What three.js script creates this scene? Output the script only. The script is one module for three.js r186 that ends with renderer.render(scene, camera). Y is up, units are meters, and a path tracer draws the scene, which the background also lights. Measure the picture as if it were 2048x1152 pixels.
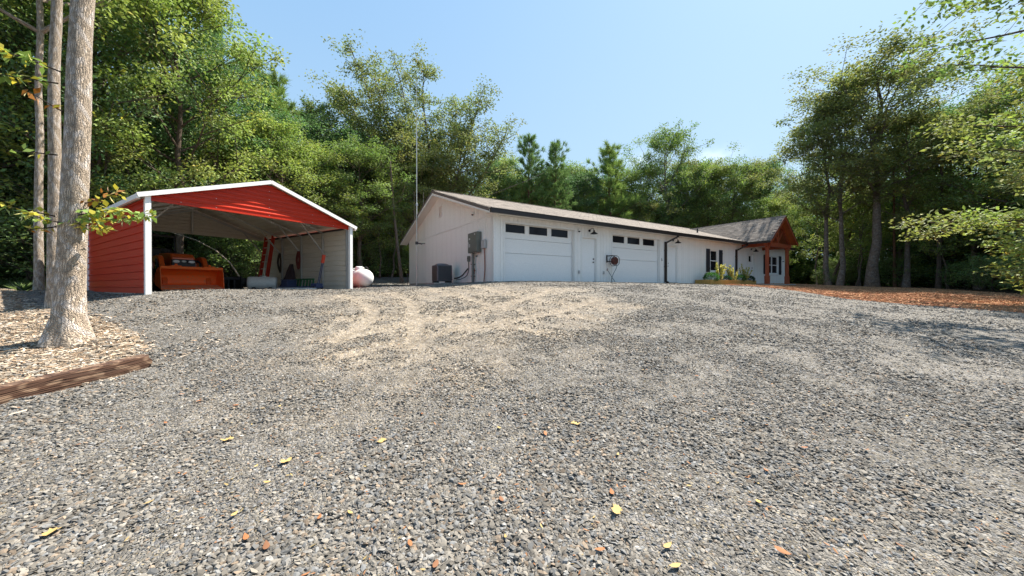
import * as THREE from 'three';
import { mergeGeometries, toCreasedNormals } from 'three/addons/utils/BufferGeometryUtils.js';
import { RoundedBoxGeometry } from 'three/addons/geometries/RoundedBoxGeometry.js';
import { createNoise2D, createNoise3D } from 'simplex-noise';

// ---------------------------------------------------------------- camera, sky, sun, exposure
const scene = new THREE.Scene();
const EYE = 1.5;
const camera = new THREE.PerspectiveCamera(77.95, 16 / 9, 0.05, 600);
camera.position.set(0, EYE, 0);
camera.rotation.x = -0.0042;
const renderer = new THREE.WebGLRenderer({ antialias: true });
renderer.setSize(1024, 576);
renderer.toneMapping = THREE.LinearToneMapping;
renderer.toneMappingExposure = 2.95;
renderer.shadowMap.enabled = true;

const SUN_AZ = 55 * Math.PI / 180, SUN_EL = 55 * Math.PI / 180;
const sunDir = new THREE.Vector3(Math.sin(SUN_AZ) * Math.cos(SUN_EL), Math.sin(SUN_EL), -Math.cos(SUN_AZ) * Math.cos(SUN_EL));
const sun = new THREE.DirectionalLight(new THREE.Color().setRGB(1, 0.92, 0.79), 4.8);
sun.name = 'sun';
sun.position.copy(sunDir).multiplyScalar(90);
sun.castShadow = true;
Object.assign(sun.shadow.camera, { left: -50, right: 50, top: 50, bottom: -50, near: 1, far: 220 });
sun.shadow.mapSize.set(4096, 4096);
scene.add(sun, sun.target);

function rng(seed) {
  let a = seed >>> 0;
  return () => { a = (a + 0x6d2b79f5) | 0; let t = Math.imul(a ^ (a >>> 15), 1 | a); t = (t + Math.imul(t ^ (t >>> 7), 61 | t)) ^ t; return ((t ^ (t >>> 14)) >>> 0) / 4294967296; };
}
const noise2 = createNoise2D(rng(11)), noise3 = createNoise3D(rng(12));
const lerp = (a, b, t) => a + (b - a) * t, clamp = (x, a = 0, b = 1) => Math.min(b, Math.max(a, x));
const smooth = (a, b, x) => { const t = clamp((x - a) / (b - a)); return t * t * (3 - 2 * t); };

{ // clear late-summer sky with two small wisps low over the house
  const W = 1024, Hh = 512, data = new Float32Array(W * Hh * 4), v = new THREE.Vector3();
  const wisps = [[0.51, 0.305, 0.045, 0.016], [0.345, 0.318, 0.03, 0.014], [-1.9, 0.4, 0.05, 0.02], [2.4, 0.33, 0.06, 0.02]];
  for (let j = 0; j < Hh; j++) for (let i = 0; i < W; i++) {
    const el = ((j + 0.5) / Hh - 0.5) * Math.PI, th = ((i + 0.5) / W - 0.5) * 2 * Math.PI;
    v.set(Math.cos(el) * Math.cos(th), Math.sin(el), Math.cos(el) * Math.sin(th));
    const up = Math.max(0, v.y), t = Math.pow(up, 0.62), s = Math.max(0, v.dot(sunDir));
    let r = lerp(0.25, 0.058, t), g = lerp(0.33, 0.145, t), b = lerp(0.375, 0.285, t);
    const glow = 0.10 * Math.pow(s, 3) + 0.2 * Math.pow(s, 30);
    r += glow * 0.95; g += glow * 0.97; b += glow * 0.9;
    const az = Math.atan2(v.x, -v.z);
    for (const [ca, ce, wa, we] of wisps) {
      const q = ((az - ca) / wa) ** 2 + ((el - ce) / we) ** 2;
      if (q < 6) { const c = 0.16 * Math.exp(-q) * (0.6 + 0.6 * noise2(az * 40, el * 70)); r += c; g += c * 0.9; b += c * 0.75; }
    }
    if (v.y < 0) { const k = smooth(0, 0.15, -v.y); r = lerp(r, 0.22, k); g = lerp(g, 0.22, k); b = lerp(b, 0.18, k); }
    const o = (j * W + i) * 4; data[o] = r; data[o + 1] = g; data[o + 2] = b; data[o + 3] = 1;
  }
  const sky = new THREE.DataTexture(data, W, Hh, THREE.RGBAFormat, THREE.FloatType);
  sky.mapping = THREE.EquirectangularReflectionMapping; sky.magFilter = THREE.LinearFilter; sky.wrapS = THREE.RepeatWrapping; sky.needsUpdate = true;
  scene.background = sky; scene.environment = sky;
}

// ---------------------------------------------------------------- helpers
const used = new Map();
function numbered(name) {
  const n = used.get(name) ?? 0; used.set(name, n + 1);
  return n ? `${name}_${String(n).padStart(3, '0')}` : name;
}
function tag(o, label, category, group) { o.userData.label = label; o.userData.category = category; if (group) o.userData.group = group; return o; }
function shade(o) { o.traverse((m) => { if (m.isMesh) { m.castShadow = true; m.receiveShadow = true; } }); return o; }
function mesh(name, geo, mat, parent) {
  const m = new THREE.Mesh(geo, mat); m.castShadow = m.receiveShadow = true;
  m.name = parent ? name : numbered(name); (parent ?? scene).add(m); return m;
}
function merged(list) {
  const g = list.map((x) => { const y = x.index ? x.toNonIndexed() : x; for (const k of Object.keys(y.attributes)) if (!['position', 'normal', 'uv', 'color'].includes(k)) y.deleteAttribute(k); return y; });
  return g.length === 1 ? g[0] : mergeGeometries(g);
}
function thing(name, label, category, x = 0, y = 0, z = 0, turn = 0, group) {
  const g = new THREE.Group(); g.name = numbered(name); g.position.set(x, y, z); g.rotation.y = turn; scene.add(g);
  return tag(g, label, category, group);
}
function sub(name, parent) { const g = new THREE.Group(); g.name = name; parent.add(g); return g; }
function copy(o, label, group) { const c = o.clone(); c.userData = { ...o.userData }; c.name = numbered(o.name.replace(/_\d{3}$/, '')); if (label) c.userData.label = label; if (group) c.userData.group = group; scene.add(c); return c; }
// box with its lower left back corner at x0,y0,z0 ... x1,y1,z1, uv in metres
function bx(x0, x1, y0, y1, z0, z1) {
  const g = new THREE.BoxGeometry(x1 - x0, y1 - y0, z1 - z0).translate((x0 + x1) / 2, (y0 + y1) / 2, (z0 + z1) / 2);
  return boxUV(g);
}
function boxUV(g) {
  const p = g.attributes.position, n = g.attributes.normal, uv = g.attributes.uv;
  for (let i = 0; i < p.count; i++) {
    const ax = Math.abs(n.getX(i)), ay = Math.abs(n.getY(i)), az = Math.abs(n.getZ(i));
    if (ax >= ay && ax >= az) uv.setXY(i, p.getZ(i), p.getY(i)); else if (ay >= az) uv.setXY(i, p.getX(i), p.getZ(i)); else uv.setXY(i, p.getX(i), p.getY(i));
  }
  return g;
}
function rbx(x0, x1, y0, y1, z0, z1, r = 0.01, s = 2) {
  const g = new RoundedBoxGeometry(x1 - x0, y1 - y0, z1 - z0, s, r).translate((x0 + x1) / 2, (y0 + y1) / 2, (z0 + z1) / 2);
  return boxUV(g);
}
// square or round bar between two points
const V = (x, y, z) => new THREE.Vector3(x, y, z);
function bar(a, b, w = 0.05, h = w, round = false) {
  const len = a.distanceTo(b), g = round ? new THREE.CylinderGeometry(w / 2, w / 2, len, 10) : new THREE.BoxGeometry(w, len, h);
  const dir = b.clone().sub(a).normalize();
  let side = new THREE.Vector3(0, 1, 0).cross(dir); if (side.lengthSq() < 1e-6) side.set(1, 0, 0); side.normalize();
  const fw = side.clone().cross(dir);
  g.applyMatrix4(new THREE.Matrix4().makeBasis(side, dir, fw).setPosition(a.clone().add(b).multiplyScalar(0.5)));
  return g;
}
function pipe(pts, r, seg = 24, sides = 8) { return new THREE.TubeGeometry(new THREE.CatmullRomCurve3(pts), seg, r, sides, false); }
function extrude(pts, depth, bevel = 0) {
  const s = new THREE.Shape(pts.map(([x, y]) => new THREE.Vector2(x, y)));
  return new THREE.ExtrudeGeometry(s, { depth, bevelEnabled: bevel > 0, bevelThickness: bevel, bevelSize: bevel, bevelSegments: 2, steps: 1, curveSegments: 8 });
}
const rgb = (r, g, b) => new THREE.Color().setRGB(r, g, b);
const std = (c, roughness = 0.8, extra = {}) => new THREE.MeshStandardMaterial({ color: c, roughness, ...extra });
const phys = (c, roughness = 0.8, extra = {}) => new THREE.MeshPhysicalMaterial({ color: c, roughness, ...extra });

// tiled texture from a function (u, v in 0..1) -> [r, g, b] in 0..1 (sRGB) or a grey value
function tex(size, fn, colour = true, rx = 1, ry = 1) {
  const d = new Uint8Array(size * size * 4);
  for (let y = 0; y < size; y++) for (let x = 0; x < size; x++) {
    const c = fn(x / size, y / size), o = (y * size + x) * 4;
    if (colour) { d[o] = clamp(c[0]) * 255; d[o + 1] = clamp(c[1]) * 255; d[o + 2] = clamp(c[2]) * 255; } else d[o] = d[o + 1] = d[o + 2] = clamp(c) * 255;
    d[o + 3] = 255;
  }
  const t = new THREE.DataTexture(d, size, size); t.wrapS = t.wrapT = THREE.RepeatWrapping; t.magFilter = THREE.LinearFilter; t.minFilter = THREE.LinearMipmapLinearFilter; t.generateMipmaps = true;
  if (colour) t.colorSpace = THREE.SRGBColorSpace; t.repeat.set(rx, ry); t.needsUpdate = true; return t;
}
// noise that tiles over the unit square
const tn = (u, v, f, g = f, k = 0) => { const a = u * Math.PI * 2, b = v * Math.PI * 2; return noise3(Math.cos(a) * f / 6.28 + k * 7.1, Math.sin(a) * f / 6.28 + Math.cos(b) * g / 6.28 * 0.91, Math.sin(b) * g / 6.28 + k * 3.3); };
function cells(n, seed) {
  const R = rng(seed), px = [], py = [], val = [];
  for (let i = 0; i < n * n; i++) { px.push(R()); py.push(R()); val.push([R(), R(), R()]); }
  return (u, v) => {
    const gx = u * n, gy = v * n, ix = Math.floor(gx), iy = Math.floor(gy); let d1 = 9, d2 = 9, id = 0;
    for (let dy = -1; dy <= 1; dy++) for (let dx = -1; dx <= 1; dx++) {
      const cx = (ix + dx + n) % n, cy = (iy + dy + n) % n, k = cy * n + cx, ex = ix + dx + px[k] - gx, ey = (iy + dy + py[k] - gy), e = ex * ex + ey * ey;
      if (e < d1) { d2 = d1; d1 = e; id = k; } else if (e < d2) d2 = e;
    }
    return [Math.sqrt(d2) - Math.sqrt(d1), val[id]];
  };
}

// ---------------------------------------------------------------- terrain: a thin plate through surveyed heights (x, distance ahead, height against the eye)
const survey = [
  [0, 0, -1.5], [0, 2.5, -1.46], [-4, 1.5, -1.5], [4, 1.5, -1.5], [0, -6, -1.75], [-10, -6, -1.8], [10, -6, -1.8], [-5, 3.6, -1.17], [-4.8, 4.7, -1.08],
  [0, 5, -1.05], [0, 8, -0.6], [0, 11, -0.16], [0, 13, 0.1], [-3, 9, -0.42], [4, 6, -0.95], [5, 10, -0.4], [5, 14, 0.02], [-3, 13, 0.0],
  [-0.7, 13.8, 0.15], [-6.78, 23.4, 0.03], [21, 27.5, 0.16], [10, 20.3, 0.12], [13.2, 20.9, 0.06], [8, 14.5, -0.03], [9.4, 17, 0.03], [11.3, 19.2, 0.045], [7, 15.8, 0.05], [12, 16, -0.15], [15, 37, 0.3], [5, 17.2, 0.17], [3, 24, 0.2],
  [-8.43, 8.1, -0.2], [-5.65, 12.6, -0.13], [-13.6, 11.4, -0.15], [-10.9, 15.9, -0.12], [-6.9, 5.5, -0.9], [-9.7, 7.5, -0.47], [-14.5, 10.6, -0.15], [-9.6, 11.5, -0.15],
  [-6.9, 16, -0.1], [-8.5, 26, 0.55], [13.66, 9.5, -0.73], [13.3, 14, -0.53], [12.6, 18.8, -0.02], [18.7, 13, -0.68], [22.2, 22, -0.2], [28.9, 28.6, -0.12], [17.4, 24, 0.06], [14, 3, -1.2], [9, 5, -1.12], [9, 10, -0.55],
  [-22, 18, 0.2], [-25, 5, -0.4], [26, 8, -1.0], [36, 26, -0.2], [0, 48, 0.8], [-30, 40, 0.9], [40, 45, 0.2], [-70, 0, -1], [70, 0, -2], [0, 110, 1.5], [-70, 80, 1.5], [80, 80, 0.5], [0, -60, -4], [-60, -60, -3], [60, -60, -4],
];
const tps = (() => {
  const n = survey.length, N = n + 3, U = (x, y) => { const q = x * x + y * y; return q < 1e-9 ? 0 : 0.5 * q * Math.log(q); };
  const M = Array.from({ length: N }, () => new Float64Array(N + 1));
  for (let i = 0; i < n; i++) {
    for (let j = 0; j < n; j++) M[i][j] = U(survey[i][0] - survey[j][0], survey[i][1] - survey[j][1]) + (i === j ? 0.4 : 0);
    M[i][n] = M[n][i] = 1; M[i][n + 1] = M[n + 1][i] = survey[i][0]; M[i][n + 2] = M[n + 2][i] = survey[i][1]; M[i][N] = survey[i][2];
  }
  for (let c = 0; c < N; c++) {
    let p = c; for (let r = c + 1; r < N; r++) if (Math.abs(M[r][c]) > Math.abs(M[p][c])) p = r;
    [M[c], M[p]] = [M[p], M[c]];
    for (let r = 0; r < N; r++) if (r !== c) { const k = M[r][c] / M[c][c]; if (k) for (let q = c; q <= N; q++) M[r][q] -= k * M[c][q]; }
  }
  const w = M.map((row, i) => row[N] / row[i]);
  return (x, d) => { let h = w[n] + w[n + 1] * x + w[n + 2] * d; for (let i = 0; i < n; i++) h += w[i] * U(x - survey[i][0], d - survey[i][1]); return h; };
})();
const H0 = (x, d) => EYE + tps(x, d) + 0.012 * noise2(x * 0.9, d * 0.9);
// signed distance to a polygon, positive inside
function sdPoly(P, x, y) {
  let best = 1e9, inside = false;
  for (let i = 0, j = P.length - 1; i < P.length; j = i++) {
    const [ax, ay] = P[j], [bx_, by] = P[i], ex = bx_ - ax, ey = by - ay, t = clamp(((x - ax) * ex + (y - ay) * ey) / (ex * ex + ey * ey));
    best = Math.min(best, Math.hypot(x - ax - ex * t, y - ay - ey * t));
    if ((ay > y) !== (by > y) && x < (bx_ - ax) * (y - ay) / (by - ay) + ax) inside = !inside;
  }
  return inside ? best : -best;
}
const gravelPoly = [[-4.95, -5], [-5.2, 2.6], [-4.8, 4.75], [-6.3, 6.0], [-8.6, 7.0], [-11.4, 8.3], [-14.6, 10.5], [-14.4, 12.8], [-11.6, 17], [-10.5, 27], [-6, 29], [4, 31], [12, 22.6], [12.6, 18.9], [13.3, 14], [13.66, 9.5], [14, 4], [14.2, -5]];
const barkPoly = [[-5.35, -3], [-5.35, 2.6], [-5.0, 4.75], [-6.2, 6.0], [-8.5, 6.95], [-11.3, 8.25], [-14.5, 10.4], [-17, 12], [-19.5, 10], [-19.5, -3]];
const bankPoly = [[12.3, 22.8], [12.6, 18.7], [13.25, 14], [13.6, 9.5], [13.95, 4], [14.1, -3], [18, -3], [21, 9], [25, 15], [31.5, 27.5], [30, 33], [23, 31], [14.5, 24]];
const sdGravel = (x, d) => sdPoly(gravelPoly, x, d) + 0.16 * noise2(x * 1.3, d * 1.3) + 0.07 * noise2(x * 5, d * 5);
const sdBark = (x, d) => sdPoly(barkPoly, x, d) + 0.12 * noise2(x * 1.5 + 9, d * 1.5) + 0.05 * noise2(x * 6, d * 6 + 4);
const sdBank = (x, d) => sdPoly(bankPoly, x, d) + 0.10 * noise2(x * 1.3, d * 1.3 + 7);
// sandy worn patch with wheel ruts
const patch = [[-5.2, 10.6], [-4.2, 6.4], [-2.3, 3.8], [-0.3, 4.3], [1.7, 6.4], [3.2, 9.0], [2.2, 12], [-2, 12.6]];
const tracks = [
  [[-4.6, 9.6], [-3.6, 8.7], [-2.9, 7.4], [-2.8, 6.0]], [[-3.5, 10.4], [-2.6, 9.1], [-2.1, 7.6], [-1.5, 5.6]], [[-2.6, 11.4], [-1.2, 9.6], [-0.2, 8.4], [1.6, 7.4]],
  [[-1.2, 12], [0.2, 10], [1.2, 9], [3, 8.6]], [[-2.4, 5.2], [-1.0, 6.5], [0.6, 7.6], [2.3, 9.6]], [[-2.9, 5.9], [-1.7, 7.2], [-0.2, 8.7], [1.2, 11.2]], [[-3.4, 7.2], [-2.4, 7.4], [-1.2, 7.2], [0.6, 6.4]],
].map((p) => new THREE.CatmullRomCurve3(p.map(([x, d]) => V(x, 0, d))).getPoints(26));
function trackAt(x, d) {
  if (x < -5.5 || x > 4 || d < 3.5 || d > 12.8) return 9;
  let best = 9;
  for (const t of tracks) for (let i = 1; i < t.length; i++) {
    const ax = t[i - 1].x, ay = t[i - 1].z, ex = t[i].x - ax, ey = t[i].z - ay, k = clamp(((x - ax) * ex + (d - ay) * ey) / (ex * ex + ey * ey));
    best = Math.min(best, Math.hypot(x - ax - ex * k, d - ay - ey * k));
  }
  return best;
}
const dustAt = (x, d) => { const k = trackAt(x, d), lane = 1.0 * smooth(0.5, 0.1, k + 0.16 * noise2(x * 2.2, d * 2.2)); const q = sdPoly(patch, x, d) + 0.55 * noise2(x * 0.7, d * 0.7) + 0.25 * noise2(x * 2.1, d * 2.1); return clamp(Math.max(0.66 * smooth(-0.9, 1.1, q) * (1 + 0.45 * noise2(x * 1.3, d * 1.3)), lane * smooth(-1.4, 0.3, q))); };
function gravelH(x, d) {
  const s = sdGravel(x, d), k = trackAt(x, d);
  return H0(x, d) + clamp(s * 0.12, -0.06, 0.03) + (k < 0.5 ? (k < 0.16 ? -0.028 * smooth(0.16, 0.08, k) : 0.018 * smooth(0.5, 0.22, k)) : 0) + 0.006 * noise2(x * 3, d * 3);
}
const barkH = (x, d) => H0(x, d) + clamp(sdBark(x, d) * 0.15, -0.05, 0.045) + 0.015 * noise2(x * 2.2, d * 2.2);
const bankH = (x, d) => H0(x, d) + clamp(sdBank(x, d) * 0.15, -0.05, 0.05) + 0.012 * noise2(x * 2, d * 2);
const ground = (x, d) => Math.max(H0(x, d), sdGravel(x, d) > 0 ? gravelH(x, d) : -9, sdBark(x, d) > 0 ? barkH(x, d) : -9, sdBank(x, d) > 0 ? bankH(x, d) : -9);

function sheet(name, xs, ds, hAt, keep, colourAt, mat, uvScale) {
  const nx = xs.length, nd = ds.length, pos = [], uv = [], col = [], idx = [], at = new Int32Array(nx * nd).fill(-1);
  const vert = (i, j) => {
    const k = j * nx + i; if (at[k] >= 0) return at[k];
    const x = xs[i], d = ds[j], c = colourAt(x, d); pos.push(x, hAt(x, d), -d); uv.push(x * uvScale, d * uvScale); col.push(c[0], c[1], c[2]);
    return (at[k] = pos.length / 3 - 1);
  };
  for (let j = 0; j < nd - 1; j++) for (let i = 0; i < nx - 1; i++) {
    if (keep && !keep((xs[i] + xs[i + 1]) / 2, (ds[j] + ds[j + 1]) / 2)) continue;
    const a = vert(i, j), b = vert(i + 1, j), c = vert(i + 1, j + 1), e = vert(i, j + 1);
    idx.push(a, b, c, a, c, e);
  }
  const g = new THREE.BufferGeometry();
  g.setAttribute('position', new THREE.Float32BufferAttribute(pos, 3)); g.setAttribute('uv', new THREE.Float32BufferAttribute(uv, 2)); g.setAttribute('color', new THREE.Float32BufferAttribute(col, 3));
  g.setIndex(idx); g.computeVertexNormals();
  const m = mesh(name, g, mat); m.userData.kind = 'structure'; return m;
}
const range = (a, b, step) => { const o = []; for (let x = a; x < b + step * 0.5; x += step) o.push(x); return o; };

// materials of the ground
const stones = cells(64, 3), stones2 = cells(150, 5), chips = cells(40, 6);
const gravelMap = tex(1024, (u, v) => {
  const [, a] = stones(u, v), [, b] = stones2(u, v), k = a[1] < 0.6 ? a[0] : b[0];
  let l = 0.405 + 0.20 * (k - 0.5) + 0.05 * tn(u, v, 9); const w = b[2] < 0.1 ? 0.05 : a[2] < 0.15 ? -0.02 : 0.0;
  return [l + w + 0.014, l + w * 0.5, l - w * 0.6 - 0.018];
});
const gravelBump = tex(1024, (u, v) => { const [e, a] = stones(u, v), [f] = stones2(u, v); return clamp(Math.min(e * 1.6, 0.55) + a[0] * 0.25 + Math.min(f, 0.4) * 0.5); }, false);
const M = {};
M.gravel = std(rgb(1, 1, 1), 0.95, { map: gravelMap, bumpMap: gravelBump, bumpScale: 0.016, vertexColors: true });
const litter = tex(512, (u, v) => { const [, a] = chips(u, v), n = tn(u, v, 14) * 0.5 + 0.5, l = 0.22 + 0.2 * a[0] * n; return [l * 1.12, l * 0.9, l * 0.62]; });
const litterBump = tex(512, (u, v) => { const [e, a] = chips(u, v); return clamp(e + a[1] * 0.5); }, false);
M.floor = std(rgb(1, 1, 1), 1, { map: litter, bumpMap: litterBump, bumpScale: 0.03, vertexColors: true });
const barkMap = tex(512, (u, v) => { const [, a] = chips(u, v * 0.999), l = 0.5 + 0.34 * (a[0] - 0.5); return [l * 1.10, l * 0.96, l * 0.80]; });
M.barkChip = std(rgb(1, 1, 1), 0.95, { map: barkMap, bumpMap: litterBump, bumpScale: 0.03, vertexColors: true });
const strawMap = tex(512, (u, v) => { const l = 0.46 + 0.15 * tn(u, v, 60, 24) + 0.12 * tn(u, v, 20, 70, 2); return [l * 1.2, l * 0.70, l * 0.45]; });
const strawBump = tex(512, (u, v) => 0.5 + 0.3 * tn(u, v, 70, 26) + 0.2 * tn(u, v, 22, 80, 2), false);
M.straw = std(rgb(1, 1, 1), 1, { map: strawMap, bumpMap: strawBump, bumpScale: 0.03, vertexColors: true });

// one sheet of woodland floor out to the horizon
const far = (() => { const o = []; for (let t = -1; t <= 1.0001; t += 1 / 70) o.push(Math.sign(t) * (30 * Math.abs(t) + 370 * Math.abs(t) ** 5)); return o; })();
sheet('ground', far, far.map((v) => v + 12), (x, d) => H0(clamp(x, -90, 90), clamp(d, -70, 120)) - 0.02, null, (x, d) => { const l = 0.8 + 0.3 * noise2(x * 0.3, d * 0.3); return [l, l, l]; }, M.floor, 0.7);
sheet('gravel_drive', range(-16.6, 15, 0.14), range(-5, 31.6, 0.14), gravelH, (x, d) => sdGravel(x, d) > -0.35, (x, d) => {
  const q = dustAt(x, d), n = 1 + 0.09 * noise2(x * 0.5 + 3, d * 0.5) + 0.06 * noise2(x * 2.3, d * 2.3);
  return [n * lerp(1, 1.66, q), n * lerp(1, 1.50, q), n * lerp(1, 1.30, q)];
}, M.gravel, 0.62);
sheet('bark_bed', range(-20, -4.5, 0.14), range(-3.4, 12.6, 0.14), barkH, (x, d) => sdBark(x, d) > -0.3, (x, d) => { const n = 0.95 + 0.22 * noise2(x * 1.1, d * 1.1); return [n, n, n]; }, M.barkChip, 1.1);
sheet('straw_bank', range(12, 32.2, 0.22), range(-3.4, 33.6, 0.22), bankH, (x, d) => sdBank(x, d) > -0.3, (x, d) => { const n = 0.95 + 0.2 * noise2(x * 0.9, d * 0.9); return [n, n, n]; }, M.straw, 0.8);

const HX = -0.70, HD = 13.8, HT = 0.5622, CX = -8.43, CD = 8.1, CT = 58 * Math.PI / 180;   // house and carport corners and turns
const localOf = (x, d, ox, od, t) => [(x - ox) * Math.cos(t) + (d - od) * Math.sin(t), -(-(x - ox) * Math.sin(t) + (d - od) * Math.cos(t))];   // along the front, out of the front
function sdHouse(x, d) { const [a, b] = localOf(x, d, HX, HD, HT); return Math.min(a, 25.7 - a, -b, 11.4 + b); }
function sdCarport(x, d) { const [a, b] = localOf(x, d, CX, CD, CT); return Math.min(a, 5.3 - a, -b, 6.2 + b); }
// loose material: crushed stone, bark chips and straw, too many to count
function scatter(parent, name, geo, mat, list) {
  const m = new THREE.InstancedMesh(geo, mat, list.length); m.name = name; m.castShadow = m.receiveShadow = true; parent.add(m);
  const o = new THREE.Object3D(), c = new THREE.Color();
  list.forEach((e, i) => { o.position.set(e.x, e.y, e.z); o.rotation.set(e.rx, e.ry, e.rz, 'YXZ'); o.scale.set(e.sx, e.sy, e.sz); o.updateMatrix(); m.setMatrixAt(i, o.matrix); if (e.c) m.setColorAt(i, c.setRGB(...e.c)); });
  return m;
}
function stuff(name, label, category) { const g = new THREE.Group(); g.name = numbered(name); scene.add(g); tag(g, label, category); g.userData.kind = 'stuff'; return g; }
{
  const R = rng(71), protos = [];
  for (let k = 0; k < 5; k++) {
    let g = k < 3 ? new THREE.IcosahedronGeometry(0.5, 0) : new THREE.DodecahedronGeometry(0.5, 0); const p = g.attributes.position, q = rng(100 + k), o = q() * 9;
    for (let i = 0; i < p.count; i++) {
      const s = 1 + 0.5 * noise3(p.getX(i) * 1.7 + o, p.getY(i) * 1.7, p.getZ(i) * 1.7 - o);
      p.setXYZ(i, p.getX(i) * s, p.getY(i) * s, p.getZ(i) * s);
    }
    g.computeVertexNormals(); protos.push(g);
  }
  const lists = protos.map(() => []), mat = std(rgb(1, 1, 1), 0.92);
  const ring = (r0, r1, perM2, s0, s1) => {
    const half = 62 * Math.PI / 180, n = Math.round(perM2 * half * (r1 * r1 - r0 * r0));
    for (let i = 0; i < n; i++) {
      const r = Math.sqrt(lerp(r0 * r0, r1 * r1, R())), a = lerp(-half, half, R()), x = r * Math.sin(a), d = r * Math.cos(a), roll = R();
      if (sdPoly(gravelPoly, x, d) < -0.6) continue;
      const s = sdGravel(x, d); if (s < -0.12 && roll > 0.25) continue;
      if (sdHouse(x, d) > 0 || sdCarport(x, d) > 0 && roll > 0.3) continue;
      const dust = dustAt(x, d), tr = trackAt(x, d); if (R() < dust * 0.8 * (tr < 0.14 ? 1.25 : 1) || (tr < 0.12 && R() < 0.5)) continue;
      const worn = noise2(x * 0.55 + 5, d * 0.55) + 0.5 * noise2(x * 1.7, d * 1.7 + 3); if (worn > 0.25 && R() < 0.45) continue;
      const size = lerp(s0, s1, R() ** 1.8) * (worn > 0.25 ? 0.72 : worn < -0.5 ? 1.2 : 1), l = (0.074 + 0.145 * R() ** 1.4) * (1 + 0.12 * worn), w = R(), tan = dust * 0.6;
      const tint = w < 0.10 ? [1.30, 1.0, 0.74] : w < 0.36 ? [0.98, 0.98, 0.98] : w < 0.40 ? [1.6, 1.52, 1.42] : [1.10, 1.0, 0.87];
      lists[Math.floor(R() * lists.length)].push({ x, y: gravelH(x, d) + size * 0.12, z: -d, rx: (R() - 0.5) * 1.2, ry: R() * 6.28, rz: (R() - 0.5) * 1.2, sx: size * (0.8 + 0.8 * R()), sy: size * (0.28 + 0.3 * R()), sz: size * (0.7 + 0.4 * R()), c: [l * tint[0] * (1 + 0.25 * tan), l * tint[1] * (1 + 0.1 * tan), l * tint[2] * (1 - 0.1 * tan)] });
    }
  };
  ring(1.0, 3.6, 6200, 0.007, 0.038); ring(3.6, 6.5, 3600, 0.009, 0.034); ring(6.5, 10, 1400, 0.013, 0.040); ring(10, 15, 420, 0.018, 0.045); ring(15, 22, 90, 0.024, 0.055);
  const g = stuff('gravel', 'grey crushed stone covering the whole driveway', 'gravel');
  protos.forEach((p, k) => scatter(g, 'stones', p, mat, lists[k]));
}

// ---------------------------------------------------------------- paints and metals
const speck = tex(256, (u, v) => { const l = 0.95 + 0.025 * tn(u, v, 22) + 0.025 * tn(u, v, 90); return [l, l, l]; });
const speckBump = tex(256, (u, v) => 0.5 + 0.3 * tn(u, v, 40) + 0.2 * tn(u, v, 110), false);
const grainFn = (u, v) => 0.5 + 0.28 * tn(u, v, 46, 3) + 0.16 * tn(u, v, 120, 7, 1) + 0.1 * tn(u, v, 8, 2, 2);
const grain = tex(256, (u, v) => { const l = 0.78 + 0.34 * (grainFn(u, v) - 0.5); return [l, l, l]; });
const grainBump = tex(256, (u, v) => grainFn(u, v), false);
M.siding = std(rgb(0.84, 0.825, 0.80), 0.62, { map: speck, bumpMap: grainBump, bumpScale: 0.002 });
M.siding2 = std(rgb(0.815, 0.80, 0.775), 0.62, { map: speck, bumpMap: grainBump, bumpScale: 0.002 });
M.trimWhite = std(rgb(0.80, 0.79, 0.77), 0.5, { map: speck });
M.soffit = std(rgb(0.78, 0.76, 0.72), 0.7, { map: speck });
M.vent = std(rgb(0.46, 0.34, 0.29), 0.7);
M.doorPaint = std(rgb(0.83, 0.83, 0.825), 0.42, { map: speck, bumpMap: speckBump, bumpScale: 0.0012 });
M.glass = phys(rgb(0.012, 0.012, 0.016), 0.08, { specularIntensity: 0.3 });
M.gutter = std(rgb(0.022, 0.014, 0.012), 0.4, { metalness: 0.2 });
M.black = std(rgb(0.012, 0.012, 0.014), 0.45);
M.blackMetal = std(rgb(0.018, 0.018, 0.02), 0.42, { metalness: 0.5 });
M.shutter = std(rgb(0.012, 0.013, 0.022), 0.55, { bumpMap: grainBump, bumpScale: 0.002 });
M.concrete = std(rgb(0.34, 0.32, 0.29), 0.95, { map: speck, bumpMap: speckBump, bumpScale: 0.004 });
M.cedar = std(rgb(0.46, 0.095, 0.028), 0.55, { map: grain, bumpMap: grainBump, bumpScale: 0.003 });
M.cedarLight = std(rgb(0.56, 0.17, 0.045), 0.6, { map: grain, bumpMap: grainBump, bumpScale: 0.002 });
M.pine = std(rgb(0.66, 0.40, 0.10), 0.75, { map: grain, bumpMap: grainBump, bumpScale: 0.003 });
M.galv = std(rgb(0.55, 0.55, 0.54), 0.42, { metalness: 0.65, map: speck });
M.greyBox = std(rgb(0.155, 0.165, 0.15), 0.5, { metalness: 0.1, map: speck });
M.paleGrey = std(rgb(0.42, 0.42, 0.42), 0.55, { map: speck });
M.rust = std(rgb(0.22, 0.06, 0.035), 0.7);
M.redSteel = phys(rgb(0.50, 0.026, 0.004), 0.40, { map: speck, specularIntensity: 0.6 });
M.creamSteel = std(rgb(0.70, 0.64, 0.55), 0.5, { metalness: 0.05, map: speck });
M.roofSteel = std(rgb(0.55, 0.42, 0.33), 0.45, { map: speck });
M.whiteSteel = std(rgb(0.80, 0.80, 0.80), 0.35);
M.tankWhite = phys(rgb(0.76, 0.77, 0.77), 0.5, { map: speck });
const wornFn = (u, v) => 0.5 + 0.5 * tn(u, v, 10) * 0.6 + 0.3 * tn(u, v, 34) + 0.2 * tn(u, v, 90);
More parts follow.
